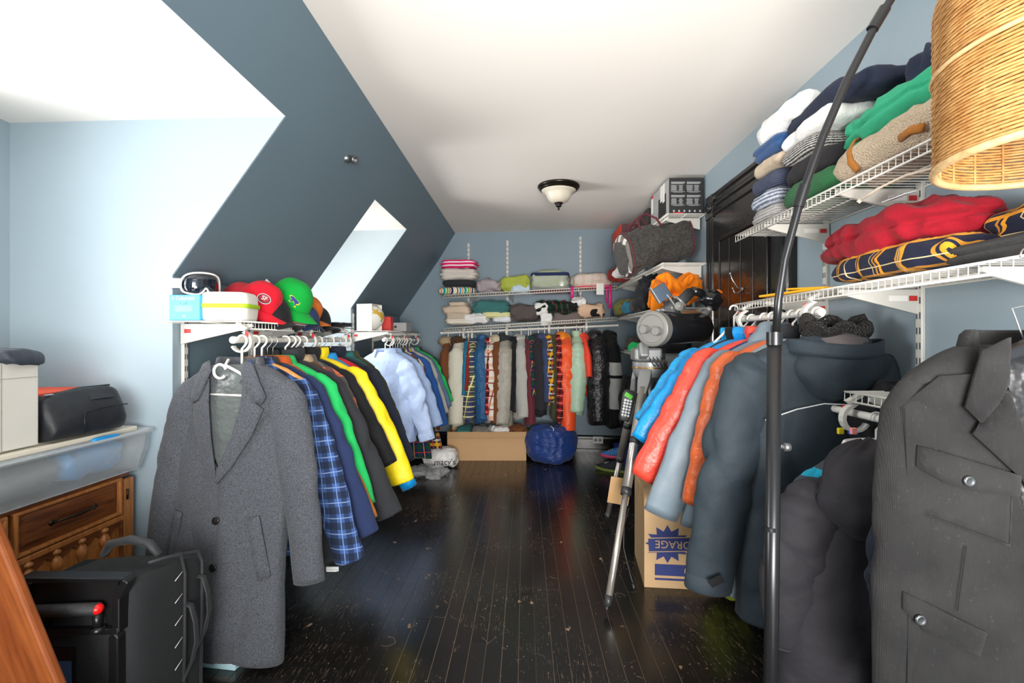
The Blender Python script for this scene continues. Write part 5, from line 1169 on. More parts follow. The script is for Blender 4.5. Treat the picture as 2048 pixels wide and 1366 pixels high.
b.box((0, -D_/2, H_/2), (W_, .004, H_)); b.box((0, D_/2, H_/2), (W_, .004, H_)); b.box((0, 0, .002), (W_, D_, .004)); b.box((0, 0, H_-.002), (W_, D_, .004))
b.build('card', plain('white_card', (234, 232, 228), .55), wbx, False, .001)
sw_ = [(-.042, .018), (-.050, -.004), (-.046, -.022), (-.034, -.030), (-.014, -.024), (.046, .012), (-.020, -.006), (-.034, -.008), (-.042, .0)]
b = MB(); b.prism([(u*.75*.55+v*.25, v*1.0*1.2-u*.7) for u, v in sw_], lambda u, v, t: (u+.0, t, v+.12), -D_/2-.003, -D_/2-.002); b.build('tick_logo', INK, wbx, False)
carton('small red box behind the ball box', plain('red_card', (206, 44, 34), .5), (-1.235, 4.20, ZS), (.12, .12, .125), .05, name='red_box')
sv = carton('low silver box with a round logo at the end of the left shelf', plain('silver_card', (150, 152, 154), .4), (-1.18, 4.36, ZS), (.235, .20, .078), -.02, name='silver_box')
b = MB(); b.lathe([(0, .0006), (.012, .0006), (.012, 0)], 20, (.02, -.1005, .040), M=Matrix.Rotation(PI/2, 3, 'X')); b.build('round_logo', INK, sv, False)
# ------------------------------------------------------------------ back shelves
def bs(label, M, px0, px1, py0, py1, **k):
    xm = ((px0+px1)/2-CX)/FPX*5.0; yf = by(xm)+.01; xm = ((px0+px1)/2-CX)/FPX*yf; dep = k.pop('dep', .25)
    sx = (px1-px0)/FPX*yf; h = (py1-py0)/FPX*yf; z0 = EYE+(CY-py1)/FPX*yf
    lim = 1.675+(xm+.86)/1.79*.073+.004 if py1 < 600 and py1 > 560 else 0
    return folded(label, M, (xm, yf+dep/2, max(z0, k.pop('zmin', 0))), (sx*1.04, dep, h*1.05), -.124, n=44, k=20, **k)
Z1 = 1.680; Z2 = 1.332
bs('rainbow striped beach towel rolled at the left end of the top back shelf', STR, 877, 950, 581, 597, layers=1, cr=.04, seed=1, name='beach_towel', cat='towel', zmin=Z1, e=.3)
bs('dark grey folded blanket on the striped beach towel', F_char, 885, 950, 568, 583, layers=1, cr=.05, seed=2, name='folded_blanket', cat='blanket', zmin=Z1+.085)
bs('thick off-white folded blanket under the pink towel', cloth('off_white_fleece', (206, 198, 190), .95), 879, 954, 547, 571, layers=3, cr=.10, seed=3, name='folded_blanket', cat='blanket', zmin=Z1+.155)
bs('pink and white folded towel topping the left stack', plaid('pink_white_stripe', (226, 30, 110), [('v', .034, .0, .016, (238, 224, 226), 1)], off=-.12), 881, 953, 531, 549, layers=3, cr=.10, seed=4, name='folded_towel', cat='towel', zmin=Z1+.285)
bs('mauve grey crumpled scarf beside the left blanket stack', cloth('mauve_grey', (168, 156, 162), .95), 956, 1004, 560, 586, layers=1, cr=.30, seed=5, name='scarf', cat='scarf', zmin=1.684)
bs('lime green folded towel on the top back shelf', cloth('lime_towel', (168, 178, 76), .95), 999, 1061, 551, 583, layers=2, cr=.14, seed=6, name='folded_towel', cat='towel', zmin=1.690)
bs('light blue and white crumpled pillowcase in front of the lime towel', cloth('light_blue_cotton', (190, 208, 226), .9), 1020, 1060, 568, 586, layers=1, cr=.22, seed=7, name='pillowcase', cat='pillowcase', dep=.10, zmin=1.690)
bs('sage green blanket inside the clear zip bag', cloth('sage_blanket', (168, 178, 148), .95), 1068, 1136, 541, 576, layers=2, cr=.12, seed=8, name='folded_blanket', cat='blanket', zmin=1.70, dep=.22)
th = thing('clear_bag', 'clear vinyl zip bag with navy trim around the sage blanket', 'bag', (((1064+1140)/2-CX)/FPX*4.93, by(.26)+.14, 1.695), -.124)
b = MB(); b.loft(rbox(.40, .25, [(.95, 0), (1, .01), (1, .17), (.94, .205), (.6, .215), (.1, .216)]), True, True)
b.build('vinyl', plain('clear_vinyl', (225, 228, 230), .06, alpha=.22), th)
b = MB(); b.loft(rbox(.405, .255, [(1, .17), (1.005, .175), (1.0, .195), (.97, .205)]), True, False); b.build('navy_trim', F_navy, th)
b = MB(); b.loft(rbox(.405, .255, [(.97, 0), (1.005, .006), (1.0, .022)]), True, False); b.build('maroon_base_trim', F_burg, th)
bs('pale floral pillow on the top back shelf', plaid('pale_floral', (214, 196, 186), [('u', .09, .0, .03, (206, 170, 160), .5), ('v', .06, .0, .02, (190, 196, 170), .4)]), 1147, 1226, 546, 573, layers=1, cr=.10, seed=9, name='pillow', cat='pillow', e=.7, zmin=1.735)
bs('coral pink trimmed sheet under the floral pillow', cloth('coral_pink', (230, 86, 100), .9), 1156, 1232, 571, 576, layers=1, cr=.08, seed=10, name='folded_sheet', cat='sheet', zmin=1.732)
tg = thing('paper_tag', 'white care tag hanging off the top back shelf below the floral pillow', 'tag', P(1200, 578, by(.76)-.009)); b = MB(); b.box((0, 0, 0), (.075, .002, .115)); b.build('card', LBL, tg, False)
PKR = cloth('hot_pink_ribbon', (226, 30, 130), .5)
for px, y0_, y1_, lb in ((1220, 570, 617, 'long hot pink ribbon hanging from the top back shelf'), (1144, 573, 596, 'short hot pink ribbon end under the top back shelf'), (1213, 570, 606, 'thin hot pink ribbon beside the longer one')):
    yr = by((px-CX)/FPX*4.86)-.012; q0, q1 = P(px, y0_, yr), P(px+1, y1_, yr); b = MB(); b.tube([(0, 0, 0), (.004, -.004, (q1.z-q0.z)*.5), (0, 0, q1.z-q0.z)], .016 if px != 1213 else .006, 8, flat=.2, up=(0, 1, 0)); o = b.build('ribbon', PKR); o.location = q0; tag(o, lb, 'ribbon')
bs('folded beige cloth topping the beige stack', cloth('beige_cotton', (204, 186, 166), .9), 897, 935, 603, 613, layers=2, cr=.07, seed=11, zmin=Z2+.20)
bs('thick folded beige blanket in the middle of the beige stack', cloth('beige_cotton', (204, 186, 166), .9), 883, 941, 611, 629, layers=2, cr=.12, seed=12, name='folded_blanket', cat='blanket', zmin=Z2+.115)
bs('wrinkled beige sheet second from the bottom of the beige stack', cloth('beige_cotton2', (196, 180, 162), .9), 893, 940, 625, 640, layers=2, cr=.16, seed=13, name='folded_sheet', cat='sheet', zmin=Z2+.055)
bs('cream folded sheet at the bottom left of the lower back shelf', cloth('cream_cotton', (220, 212, 198), .9), 890, 944, 636, 650, layers=2, cr=.12, seed=14, name='folded_sheet', cat='sheet', zmin=Z2)
bs('white crumpled sheet left of centre on the lower back shelf', F_wht, 931, 978, 627, 648, layers=1, cr=.24, seed=15, name='sheet', cat='sheet', zmin=1.345, dep=.14)
bs('teal folded blanket on the lower back shelf', cloth('teal_fleece', (62, 114, 112), .95), 945, 1021, 602, 632, layers=3, cr=.13, seed=16, name='folded_blanket', cat='blanket', zmin=1.40)
bs('pale yellow folded cloth under the teal blanket', cloth('pale_yellow', (214, 212, 158), .9), 965, 1023, 622, 636, layers=2, cr=.08, seed=17, zmin=1.375)
bs('white crumpled cloth right of centre under the yellow cloth', cloth('cool_white', (222, 224, 230), .9), 985, 1022, 632, 645, layers=1, cr=.2, seed=18, zmin=1.352)
bs('dark taupe bundled sheet on the lower back shelf', cloth('dark_taupe', (88, 80, 78), .9), 1023, 1077, 611, 642, layers=1, cr=.22, seed=19, name='bundled_sheet', cat='sheet', zmin=1.362)
bs('white cloth half hidden behind the green tartan scarf', F_wht, 1072, 1100, 605, 630, layers=1, cr=.2, seed=20, dep=.2, zmin=1.37)
bs('dark green tartan scarf heaped on the taupe trousers', P_grn, 1074, 1154, 602, 632, layers=1, cr=.34, seed=21, name='scarf', cat='scarf', zmin=1.405)
bs('taupe folded trousers hanging over the edge of the lower back shelf', cloth('taupe_twill', (112, 102, 98), .9), 1106, 1172, 623, 651, layers=2, cr=.10, seed=22, name='folded_trousers', cat='trousers', zmin=1.345, dep=.30)
bs('white cloth corner dangling from the lower back shelf', F_wht, 1082, 1107, 628, 652, layers=1, cr=.25, seed=23, dep=.10, zmin=1.33)
bs('white plastic bag on the lower back shelf', cloth('white_film', (226, 226, 224), .3, .9), 1143, 1174, 594, 612, layers=1, cr=.25, seed=24, name='plastic_bag', cat='bag', zmin=1.52, dep=.16)
bs('peach coloured shawl draped at the right of the lower back shelf', cloth('peach_cotton', (218, 184, 156), .9), 1157, 1212, 608, 637, layers=1, cr=.24, seed=25, name='shawl', cat='shawl', zmin=1.41)
bs('black knitted beanie on the peach shawl', F_blk, 1181, 1212, 618, 633, layers=1, cr=.18, seed=26, name='beanie', cat='hat', dep=.15, zmin=1.43, e=.8)
bs('dark grey cloth lump above the tartan scarf', F_blk, 1140, 1156, 604, 618, layers=1, cr=.2, seed=27, dep=.12, zmin=1.50)
# ------------------------------------------------------------------ far right shelves
pc = carton('black and silver printer carton on the highest far right shelf', plain('black_carton', (34, 34, 36), .5), (1.173, 3.70, 2.116), (.252, .50, .262), 0, name='printer_carton')
b = MB(); b.box((-.1268, 0, .131), (.001, .495, .258)); b.build('silver_side', plain('silver_print', (168, 170, 172), .4), pc, False)
b = MB(); b.box((-.1278, -.08, .10), (.001, .20, .15)); b.build('printed_picture', INK, pc, False)
for yy, zz, h_ in ((-.12, .19, .14), (-.06, .20, .12), (.20, .18, .12)):
    b = MB(); b.box((-.1290, yy, zz), (.002, .05, h_)); b.build('shipping_label', LBL, pc, False)
b = MB(); b.box((-.1285, .2, .25), (.002, .06, .03)); b.build('red_sticker', RED, pc, False)
b = MB(); b.box((-.06, -.2508, .006), (.075, .001, .010)); b.build('red_strip', RED, pc, False)
PRT = plain('printed_grey', (190, 192, 194), .6)
rnd = random.Random(2)
for cx_ in (-.062, .052):
    for z0_ in (.232, .135):
        b = MB()
        for k in range(4): b.box((cx_-.0+(-.005*(k == 3)), -.2508, z0_-k*.0042), (.10-(.012*(k == 3)), .0006, .0022))
        for k in range(9):
            b.box((cx_-.030, -.2508, z0_-.024-k*.0048), (.030+rnd.random()*.02, .0006, .0018)); b.box((cx_+.020, -.2508, z0_-.024-k*.0048), (.018+rnd.random()*.02, .0006, .0018))
        for k in range(2): b.box((cx_, -.2508, z0_-.070-k*.0042), (.10-.03*k, .0006, .002))
        b.build('small_print', PRT, pc, False, kind='stuff')
for k in range(6): 
    b = MB(); b.box((-.092+k*.038, -.2508, .020), (.012, .0006, .010)); b.box((-.092+k*.038, -.2510, .026), (.006, .0006, .006)); b.build('icon', PRT, pc, False)
carton('dark box behind the printer carton on the highest shelf', plain('dark_box', (44, 42, 42), .5), (1.17, 4.14, 2.116), (.27, .26, .20), 0, name='dark_box')
ob = carton('box with an orange end on the highest far right shelf', plain('brown_starry_print', (92, 56, 60), .4), (1.08, 4.72, 2.116), (.33, .44, .185), 0, name='orange_ended_box')
b = MB(); b.box((-.1665, 0, .0925), (.002, .44, .185)); b.build('orange_end', plain('vivid_orange_red', (240, 62, 30), .5), ob, False)
b = MB(); b.loft([[(.0+.012*math.cos(a), -.2212, .115+.030*math.sin(a)) for a in np.linspace(0, 2*PI, 16, endpoint=False)], [(.0+.012*math.cos(a), -.2225, .115+.030*math.sin(a)) for a in np.linspace(0, 2*PI, 16, endpoint=False)]], True, True); b.build('hand_hole', INK, ob)
b = MB()
for k in range(10): q = (rnd.uniform(-.10, .10), -.2210, rnd.uniform(.06, .16)); b.lathe([(0, .0006), (.004, .0004), (.005, 0)], 8, q, M=Matrix.Rotation(PI/2, 3, 'X'))
b.build('light_spots', plain('glow_print', (240, 170, 100), .5), ob, kind='stuff')
# duffel
du = thing('duffel_bag', 'large charcoal duffel bag with burgundy piping sagging off its shelf', 'bag', (1.02, 3.66, 1.765), 0, rot=(0, -.20, .10))
DUM = cloth('charcoal_printed_canvas', (66, 64, 62), .85, .6, .3, 7, .1, .3, 60)
b = MB(); rr = []
def duf(u, v): # u along the length (-1..1), v round
    ln = .29; q = abs(u); en = (1-max(0, q-.80)**2*12); a = v
    c_, s_ = math.cos(a), math.sin(a); x = ln*u; y = .20*math.copysign(abs(c_)**.7, c_)*en; z = .17+.165*math.copysign(abs(s_)**.75, s_)*en
    p = Vector((x, y, z)); nn = noise.noise(p*6)*.045-abs(noise.noise(p*9+Vector((3, 3, 3))))*.05
    z += -.05*max(0, u*-1)*1.0 if u < 0 else -.02*u; sagt = .035*math.exp(-((u)/.35)**2)*(1 if s_ > 0 else 0)
    return Vector((x, y+nn*.6*c_, z+nn*s_-sagt))
for i in range(34):
    u = -1+2*i/33; rr.append([duf(u, 2*PI*j/44) for j in range(44)])
b.loft(rr, True, True); b.build('body', DUM, du)
for u0 in (-.82, .84):
    b = MB(); b.tube([duf(u0, 2*PI*j/44)*1.0+(duf(u0, 2*PI*j/44)-Vector((.29*u0, 0, .17)))*.02 for j in range(45)], .006, 6); b.build('piping', F_burg, du)
b = MB(); b.loft([[Vector((.29*(-.86-.025*k), 0, .155))+(duf(-.86, 2*PI*j/44)-Vector((.29*-.86, 0, .155)))*f+Vector((-.006, 0, 0)) for j in range(44)] for k, f in enumerate((1.01, .95, .8, .5, .05))], True, False)
b.build('camouflage_end', plaid('grey_white_camo', (120, 112, 106), [('u', .09, 0, .04, (222, 220, 214), .9)]), du)
for s_ in (-1, 1):
    b = MB(); b.tube([(-.12, s_*.12, .29), (-.13, s_*.10, .36), (-.04, s_*.05, .41), (.02, s_*.10, .35), (.04, s_*.13, .28)], .008, 8); b.build('carry_handle', F_burg, du)
folded('white and red sneaker bundle beside the duffel bag', F_wht, (.92, 4.25, 1.757), (.22, .3, .10), .3, 1, .25, 31, name='cloth_bundle')
folded('maroon cloth poking out behind the duffel bag', F_dred, (.95, 4.55, 1.757), (.25, .25, .13), .3, 1, .25, 32)
folded('bright orange fleece jacket heaped above the telescope', F_hot, (1.10, 3.50, 1.438), (.34, .28, .23), .3, 1, .34, 36, cat='jacket', name='crumpled_jacket', n=90, k=40, e=.95, wr=6)
b = MB(); b.tube([(.97, 3.36, 1.60), (.93, 3.31, 1.52), (.905, 3.28, 1.44), (.89, 3.27, 1.385)], [.05, .05, .04, .028], 14, flat=.4, up=(0, 1, 0)); o = b.build('jacket_sleeve', F_hot); tag(o, 'orange sleeve dangling over the shelf edge beside the telescope cap', 'sleeve')
folded('dark grey pack behind the orange fleece jacket', F_char, (1.05, 3.86, 1.437), (.30, .26, .27), 0, 1, .22, 34, cat='backpack', name='soft_pack')
folded('black camera bag under the orange fleece jacket', cloth('black_cordura', (30, 30, 33), .7, .7), (1.03, 3.44, 1.105), (.0001+.28, .26, .24), 0, 1, .10, 35, cat='bag', name='camera_bag')
folded('olive green jacket bundled on the far right shelf', cloth('olive_shell', (112, 112, 56), .7), (1.02, 4.55, 1.437), (.30, .34, .15), 0, 1, .20, 37, cat='jacket', name='bundled_jacket')
folded('teal blue scarf below the olive jacket bundle', cloth('petrol_fleece', (44, 110, 136), .9), (.98, 4.26, 1.437), (.20, .24, .10), 0, 1, .22, 38, cat='scarf', name='scarf')
folded('brown grey sweater beside the teal blue scarf', cloth('brown_grey_knit', (78, 70, 70), .95), (1.04, 4.06, 1.437), (.26, .20, .12), 0, 1, .2, 39, cat='sweater', name='sweater')
folded('navy beanie at the far end of the corner shelf', F_navy, (.93, 4.78, 1.437), (.14, .14, .07), 0, 1, .15, 40, cat='hat', name='beanie', e=.9)
folded('white cap with black strap on the corner shelf edge', F_wht, (.99, 4.42, 1.435), (.08, .18, .06), 0, 1, .15, 41, cat='cap', name='fabric_cap', e=.8)
folded('tan leather glove pair on the shelf behind the camera', cloth('tan_leather', (176, 124, 72), .6), (1.20, 3.46, 1.36), (.16, .12, .05), 0, 1, .2, 42, cat='gloves', name='gloves')
folded('dark brown hat on the lowest far right shelf', cloth('dark_brown_felt', (66, 58, 56), .95), (1.02, 4.30, 1.105), (.22, .24, .12), 0, 1, .16, 43, cat='hat', name='hat', e=.9)
folded('bright green cloth drooping over the lowest far right shelf', F_grn, (.97, 3.98, 1.06), (.12, .18, .12), .3, 1, .26, 44)
folded('dark pile of clothes on the lowest far right shelf', F_char, (1.10, 3.62, 1.105), (.3, .30, .10), 0, 1, .25, 45)
# ------------------------------------------------------------------ right shelves: folded sweaters
ZT = 1.711
def rs(label, M, y0, y1, z, h, x0=1.035, x1=1.285, **k):
    return folded(label, M, ((x0+x1)/2, (y0+y1)/2, z), (x1-x0, y1-y0, h), 0, n=k.pop('n', 64), k=k.pop('k', 26), **k)
rs('grey ribbed knit sweater at the bottom of the farthest stack', knit('grey_knit', (132, 132, 134), (186, 184, 180), 90), 1.97, 2.22, ZT, .078, layers=2, cr=.06, seed=50, cat='sweater', name='folded_sweater')
rs('blue grey striped knit second from the bottom of the farthest stack', knit('striped_knit', (86, 98, 122), (196, 202, 210), 60), 1.98, 2.23, ZT+.070, .075, layers=1, cr=.07, seed=51, cat='sweater', name='folded_sweater')
rs('navy knit sweater third in the farthest stack', knit('navy_knit', (40, 46, 66), (84, 92, 116), 150), 1.96, 2.215, ZT+.138, .082, layers=1, cr=.05, seed=52, cat='sweater', name='folded_sweater')
rs('beige knitted top above the navy knit', cloth('beige_knit', (190, 174, 152), .95), 1.93, 2.19, ZT+.213, .072, layers=1, cr=.10, seed=53, cat='sweater', name='knitted_top')
rs('blue denim sweatshirt above the beige top', cloth('blue_denim', (44, 80, 128), .9, .4, .6, 14, .2, .2), 1.94, 2.20, ZT+.278, .085, layers=2, cr=.06, seed=54, cat='sweatshirt', name='folded_sweatshirt', e=.34)
rs('white fleece topping the farthest stack', cloth('bright_white_fleece', (236, 236, 234), .95), 1.82, 2.20, ZT+.352, .125, layers=1, cr=.12, seed=55, cat='fleece', name='folded_fleece', x0=1.06)
rs('dark green sweatshirt at the bottom of the middle stack', cloth('forest_green_jersey', (40, 92, 56), .9), 1.56, 1.97, ZT, .095, layers=1, cr=.08, seed=56, cat='sweatshirt', name='folded_sweatshirt', e=.6, x0=1.02)
rs('black sweater second in the middle stack', cloth('soft_black_jersey', (36, 35, 38), .9), 1.62, 1.95, ZT+.085, .10, layers=1, cr=.10, seed=57, cat='sweater', name='folded_sweater', e=.6)
rs('black and white marled knit in the middle stack', knit('marled_knit', (30, 30, 32), (196, 194, 190), 110, (2, 2, 1)), 1.68, 1.94, ZT+.175, .075, layers=1, cr=.10, seed=58, cat='sweater', name='folded_sweater')
rs('white hoodie under the navy hoodie in the middle stack', cloth('bright_white_fleece', (236, 236, 234), .95), 1.60, 1.95, ZT+.24, .085, layers=1, cr=.12, seed=59, cat='hoodie', name='folded_hoodie')
rs('dark navy hoodie slumped over the top of the middle stack', cloth('ink_navy_fleece', (40, 46, 64), .95, .5), 1.50, 1.96, ZT+.295, .085, layers=1, cr=.20, seed=60, cat='hoodie', name='folded_hoodie', n=80, k=32, x0=1.05)
rs('navy hood standing up behind the teal sweatshirt', cloth('ink_navy_fleece', (40, 46, 64), .95, .5), 1.28, 1.47, ZT+.20, .13, x0=1.14, layers=1, cr=.22, seed=61, cat='hoodie', name='hood_bundle', e=.8)
sp = rs('cream sherpa fleece with tan trim on the top right shelf', F_sherpa, 1.06, 1.66, ZT, .125, layers=1, cr=.10, seed=62, cat='fleece', name='folded_fleece', n=96, k=40, e=.55, x0=1.025)
TT = cloth('tan_trim', (164, 104, 40), .7)
b = MB(); b.tube([(-.122, .115, .015), (-.132, .135, .05), (-.125, .150, .09), (-.10, .165, .125), (-.06, .175, .145)], .012, 8, flat=.35, up=(-1, 0, 0)); b.build('tan_trim', TT, sp)
b = MB(); b.tube([(-.131, -.14, .035), (-.134, -.10, .045), (-.131, -.06, .04)], .012, 8, flat=.4, up=(-1, 0, 0)); b.build('tan_trim', TT, sp)
te = rs('teal green sweatshirt folded on the cream sherpa fleece', cloth('teal_green_fleece', (52, 162, 122), .9, .45), 1.05, 1.68, ZT+.115, .115, layers=2, cr=.16, seed=63, cat='sweatshirt', name='folded_sweatshirt', n=96, k=40, e=.6, x0=1.055, groove=.10)
b = MB(); b.lathe([(0, .003), (.016, .002), (.018, 0)], 20, (.0, -.17, .150), M=Matrix.Rotation(-.3, 3, 'X')); b.build('white_logo', WP, te)
ZM = 1.382
fl_ = rs('navy and gold plaid flannel folded under the red hoodie', P_gold, 1.14, 1.67, ZM, .095, layers=1, cr=.12, seed=64, cat='shirt', name='folded_flannel', n=96, k=36, e=.5, x0=1.035, x1=1.26, wr=9)
rs('second fold of navy gold flannel against the right wall', P_gold, .98, 1.20, ZM+.03, .11, layers=2, cr=.10, seed=65, cat='shirt', name='folded_flannel', x0=1.14, x1=1.295)
rh = rs('crimson red hoodie piled on the navy gold flannel', cloth('crimson_fleece', (140, 14, 32), .9, .5), 1.19, 1.76, ZM+.085, .120, layers=2, cr=.20, seed=66, cat='hoodie', name='folded_hoodie', n=110, k=44, e=.7, x0=1.04, x1=1.29, wr=6, groove=.1)
b = MB(); b.box((-.02, -.02, .172), (.04, .09, .003), Matrix.Rotation(-.25, 3, 'Y')); lg_ = b.build('chest_patch', WP, rh, False, .001)
text('NY', INK, rh, face_to((-.02, -.02, .176), (-.25, 0, 1), (-1, 0, 0)), .034)
rs('charcoal perforated rubber mat folded on the middle right shelf', plain('perforated_charcoal', (58, 58, 58), .8, bump=1, bscale=70), .92, 1.22, ZM, .055, layers=2, cr=.05, seed=67, cat='mat', name='folded_mat', x0=1.05, e=.3)
dc = thing('drawstring', 'off-white drawstring with a knotted end lying on the crimson hoodie', 'cord', (1.06, 1.30, ZM+.26)); b = MB(); b.tube([(.0, .20, .0), (.02, .14, .022), (.03, .06, .03), (.05, -.05, .02)], .004, 6); b.lathe([(0, -.008), (.009, 0), (0, .008)], 10, (0, .205, -.002)); b.build('cord', cloth('off_white_cord', (220, 206, 186), .8), dc)
en = thing('padded_envelope', 'bright yellow padded envelope on the middle right shelf', 'envelope', (1.12, 1.89, ZM), 0, rot=(.02, 0, .05)); b = MB(); b.box((0, 0, .006), (.16, .42, .010)); b.box((-.02, -.10, .014), (.12, .22, .008), Matrix.Rotation(.06, 3, 'X')); b.build('envelope_body', plain('manila_yellow', (240, 176, 22), .6), en, False, .004)
hk_ = hanger('white wire hanger hooked on the far end of the middle right shelf', (1.03, 2.34, 1.352), 0, 'plastic', .12, 0)
hanger('thin metal hook hanging from the near end of the middle right shelf', (1.025, .965, 1.372), .1, 'wire', .012)
# ------------------------------------------------------------------ telescope on its tripod
TG = plain('telescope_grey', (120, 120, 116), .45, .1); TB = plain('telescope_black', (26, 27, 30), .25, coat=.4); CHR = plain('chrome_tube', (214, 208, 200), .3, .75); DKG = plain('dark_grey_casting', (70, 72, 74), .4, .4); STL = plain('grey_casting', (134, 136, 136), .4, .4)
ap = Vector((.715, 2.72, 0)); ft = [P(1213, 1230, 2.07), P(1213, 1046, 3.10), Vector((1.16, 2.70, 0))]
ft[0].z = 0; ft[1].z = 0
tp = thing('telescope_tripod', 'chrome tripod standing on the black floor under the telescope', 'tripod', (ap.x, ap.y, 0))
for k, f in enumerate(ft):
    f = f-ap; d = f.normalized(); top = Vector((d.x*.09, d.y*.09, 1.02)); bot = Vector((f.x, f.y, .02)); u_ = (bot-top).normalized(); side = u_.cross(Vector((0, 0, 1))).normalized()
    L_ = (bot-top).length; b = MB(); b.cyl(top+u_*.10, top+u_*L_*.56, .024, n=20); lgo = b.build('leg', CHR, tp)
    b = MB(); b.cyl(top+u_*L_*.55, top+u_*(L_-.035), .0155, n=18); b.build('lower_tube', CHR, lgo)
    for q in (.34, .56):
        b = MB(); b.cyl(top+u_*L_*q-u_*.018, top+u_*L_*q+u_*.018, .0255, n=20); b.build('clamp_collar', DKG, lgo)
    b = MB(); b.cyl(top+u_*(L_-.06), top+u_*(L_-.02), .019, .015, 16); b.cyl(top+u_*(L_-.02), top+u_*L_, .007, .004, 10); b.build('foot', DKG, lgo)
    b = MB(); b.loft([[top+u_*q+side*sx*w_+Vector((d.x, d.y, 0))*sy*.022 for sx, sy in ((-1, -1), (1, -1), (1, 1), (-1, 1))] for q, w_ in ((-.02, .034), (.05, .034), (.13, .024))]); b.build('leg_bracket', STL, lgo, False, .004)
b = MB(); b.lathe([(0, 1.085), (.085, 1.085), (.098, 1.075), (.098, 1.035), (.085, .99), (.05, .98), (0, .98)], 32); smoothcut(b.build('hub', STL, tp))
b = MB(); b.lathe([(.100, 1.048), (.103, 1.044), (.100, 1.040)], 32, cap=False); b.build('brass_ring', plain('brass', (190, 140, 80), .3, .9), tp)
b = MB(); b.lathe([(0, .62), (.09, .62), (.10, .625), (.09, .635), (.0, .64)], 3); b.build('spreader', DKG, tp, False)
b = MB(); b.cyl((0, 0, .60), (0, 0, 1.0), .008, n=10); b.build('centre_rod', CHR, tp)
tf = thing('telescope', 'black telescope tube with a pale grey end cap on the tripod', 'telescope', (.663, 2.45, 1.258))
dr_ = Vector((.72, .69, .03)).normalized(); Rt = dr_.to_track_quat('Z', 'Y').to_matrix()
b = MB(); b.lathe([(.082, .0), (.088, .01), (.088, .50), (.083, .51), (0, .51)], 48, M=Rt); smoothcut(b.build('tube', TB, tf))
b = MB(); b.lathe([(0, -.016), (.070, -.016), (.074, -.022), (.084, -.022), (.092, -.016), (.092, .03), (.088, .032)], 48, M=Rt); smoothcut(b.build('end_cap', TG, tf))
xa = Rt @ Vector((1, 0, 0)); ya = Rt @ Vector((0, 1, 0)); hz_ = Vector((0, 0, 1)).cross(dr_).normalized()
for s_, zz in ((-1, -.002), (1, -.012)):
    c_ = hz_*(s_*-.036)+Vector((0, 0, zz)); b = MB(); b.lathe([(0, -.046), (.020, -.046), (.022, -.042), (.022, -.014)], 24, c_, M=Rt); smoothcut(b.build('cap_knob', TG, tf))
up_ = dr_.cross(hz_)*-1
if up_.z < 0: up_ = -up_
b = MB(); b.cyl(dr_*.20+Vector((0, 0, .07)), dr_*.20+Vector((-.02, 0, .155)), .042, .036, 24); b.cyl(dr_*.23+Vector((0, 0, .12)), dr_*.33+Vector((.03, 0, .20)), .032, .030, 20); b.build('mount_head', DKG, tf)
b = MB(); b.box(dr_*.16+Vector((-.045, -.01, .19)), (.075, .03, .085), Matrix.Rotation(-.55, 3, 'Y')); b.build('bracket_plate', plain('anodised_blue_grey', (70, 84, 100), .3, .6), tf, False, .003)
b = MB(); b.box(dr_*.16+Vector((-.083, -.012, .175)), (.006, .034, .10), Matrix.Rotation(-.55, 3, 'Y')); b.box(dr_*.16+Vector((.0, -.012, .150)), (.075, .036, .006), Matrix.Rotation(.95, 3, 'Y')); b.build('bracket_edge', STL, tf, False, .001)
b = MB(); b.lathe([(0, .028), (.010, .028), (.012, .020), (.021, .020), (.024, .016), (.024, 0)], 24, dr_*.20+Vector((.01, -.055, .115)), M=Matrix.Rotation(PI/2, 3, 'X')); b.build('setting_knob', TG, tf)
b = MB(); b.lathe([(.046, -.006), (.050, 0), (.046, .006)], 28, dr_*.24+Vector((.01, 0, .145)), M=Matrix.Rotation(.75, 3, 'Y')); b.build('clamp_ring', STL, tf)
b = MB(); b.tube([dr_*.05+Vector((0, 0, .10)), dr_*.05+Vector((0, 0, .09))], .01); b.box(dr_*.12+Vector((0, 0, .095)), (.11, .05, .014), Matrix.Rotation(.74, 3, 'Z')); b.build('saddle', STL, tf, False, .003)
b = MB(); b.box(dr_*.26+Vector((0, -.088, -.02)), (.028, .001, .022), Matrix.Rotation(.76, 3, 'Z')); b.build('white_emblem', WP, tf, False)
fk = thing('telescope_fork', 'grey fork base under the pale telescope cap', 'mount', (.70, 2.70, 1.085)); b = MB()
b.box((-.02, -.03, .035), (.15, .13, .07)); b.build('base_block', STL, fk, False, .012)
b = MB(); b.box((-.055, -.10, .055), (.05, .09, .085), Matrix.Rotation(-.3, 3, 'X')); b.build('arm_foot', STL, fk, False, .012)
b = MB(); b.box((.015, -.075, .025), (.12, .012, .035)); b.build('black_control_panel', TB, fk, False, .003)
b = MB()
for k in range(4): b.tube([(-.02+k*.02, -.085, .03), (-.015+k*.022, -.12, .0), (.01+k*.02, -.10, -.03), (.03+k*.015, -.06, -.02)], .0025, 6)
b.build('cables', TB, fk, kind='stuff')
cmr = thing('camera', 'black camera with lens clamped beside the telescope', 'camera', P(1420, 600, 2.86), 0, rot=(.2, .55, .3)); b = MB()
b.box((0, 0, 0), (.13, .06, .085)); b.build('body', TB, cmr, False, .010); b = MB(); b.box((0, 0, .052), (.05, .05, .03)); b.build('viewfinder_hump', TB, cmr, False, .008)
b = MB(); b.lathe([(0, .085), (.026, .085), (.030, .08), (.030, .05), (.034, .045), (.034, .01), (.036, 0)], 28, (-.03, -.028, 0), M=Matrix.Rotation(PI/2, 3, 'X')); smoothcut(b.build('lens', TB, cmr))
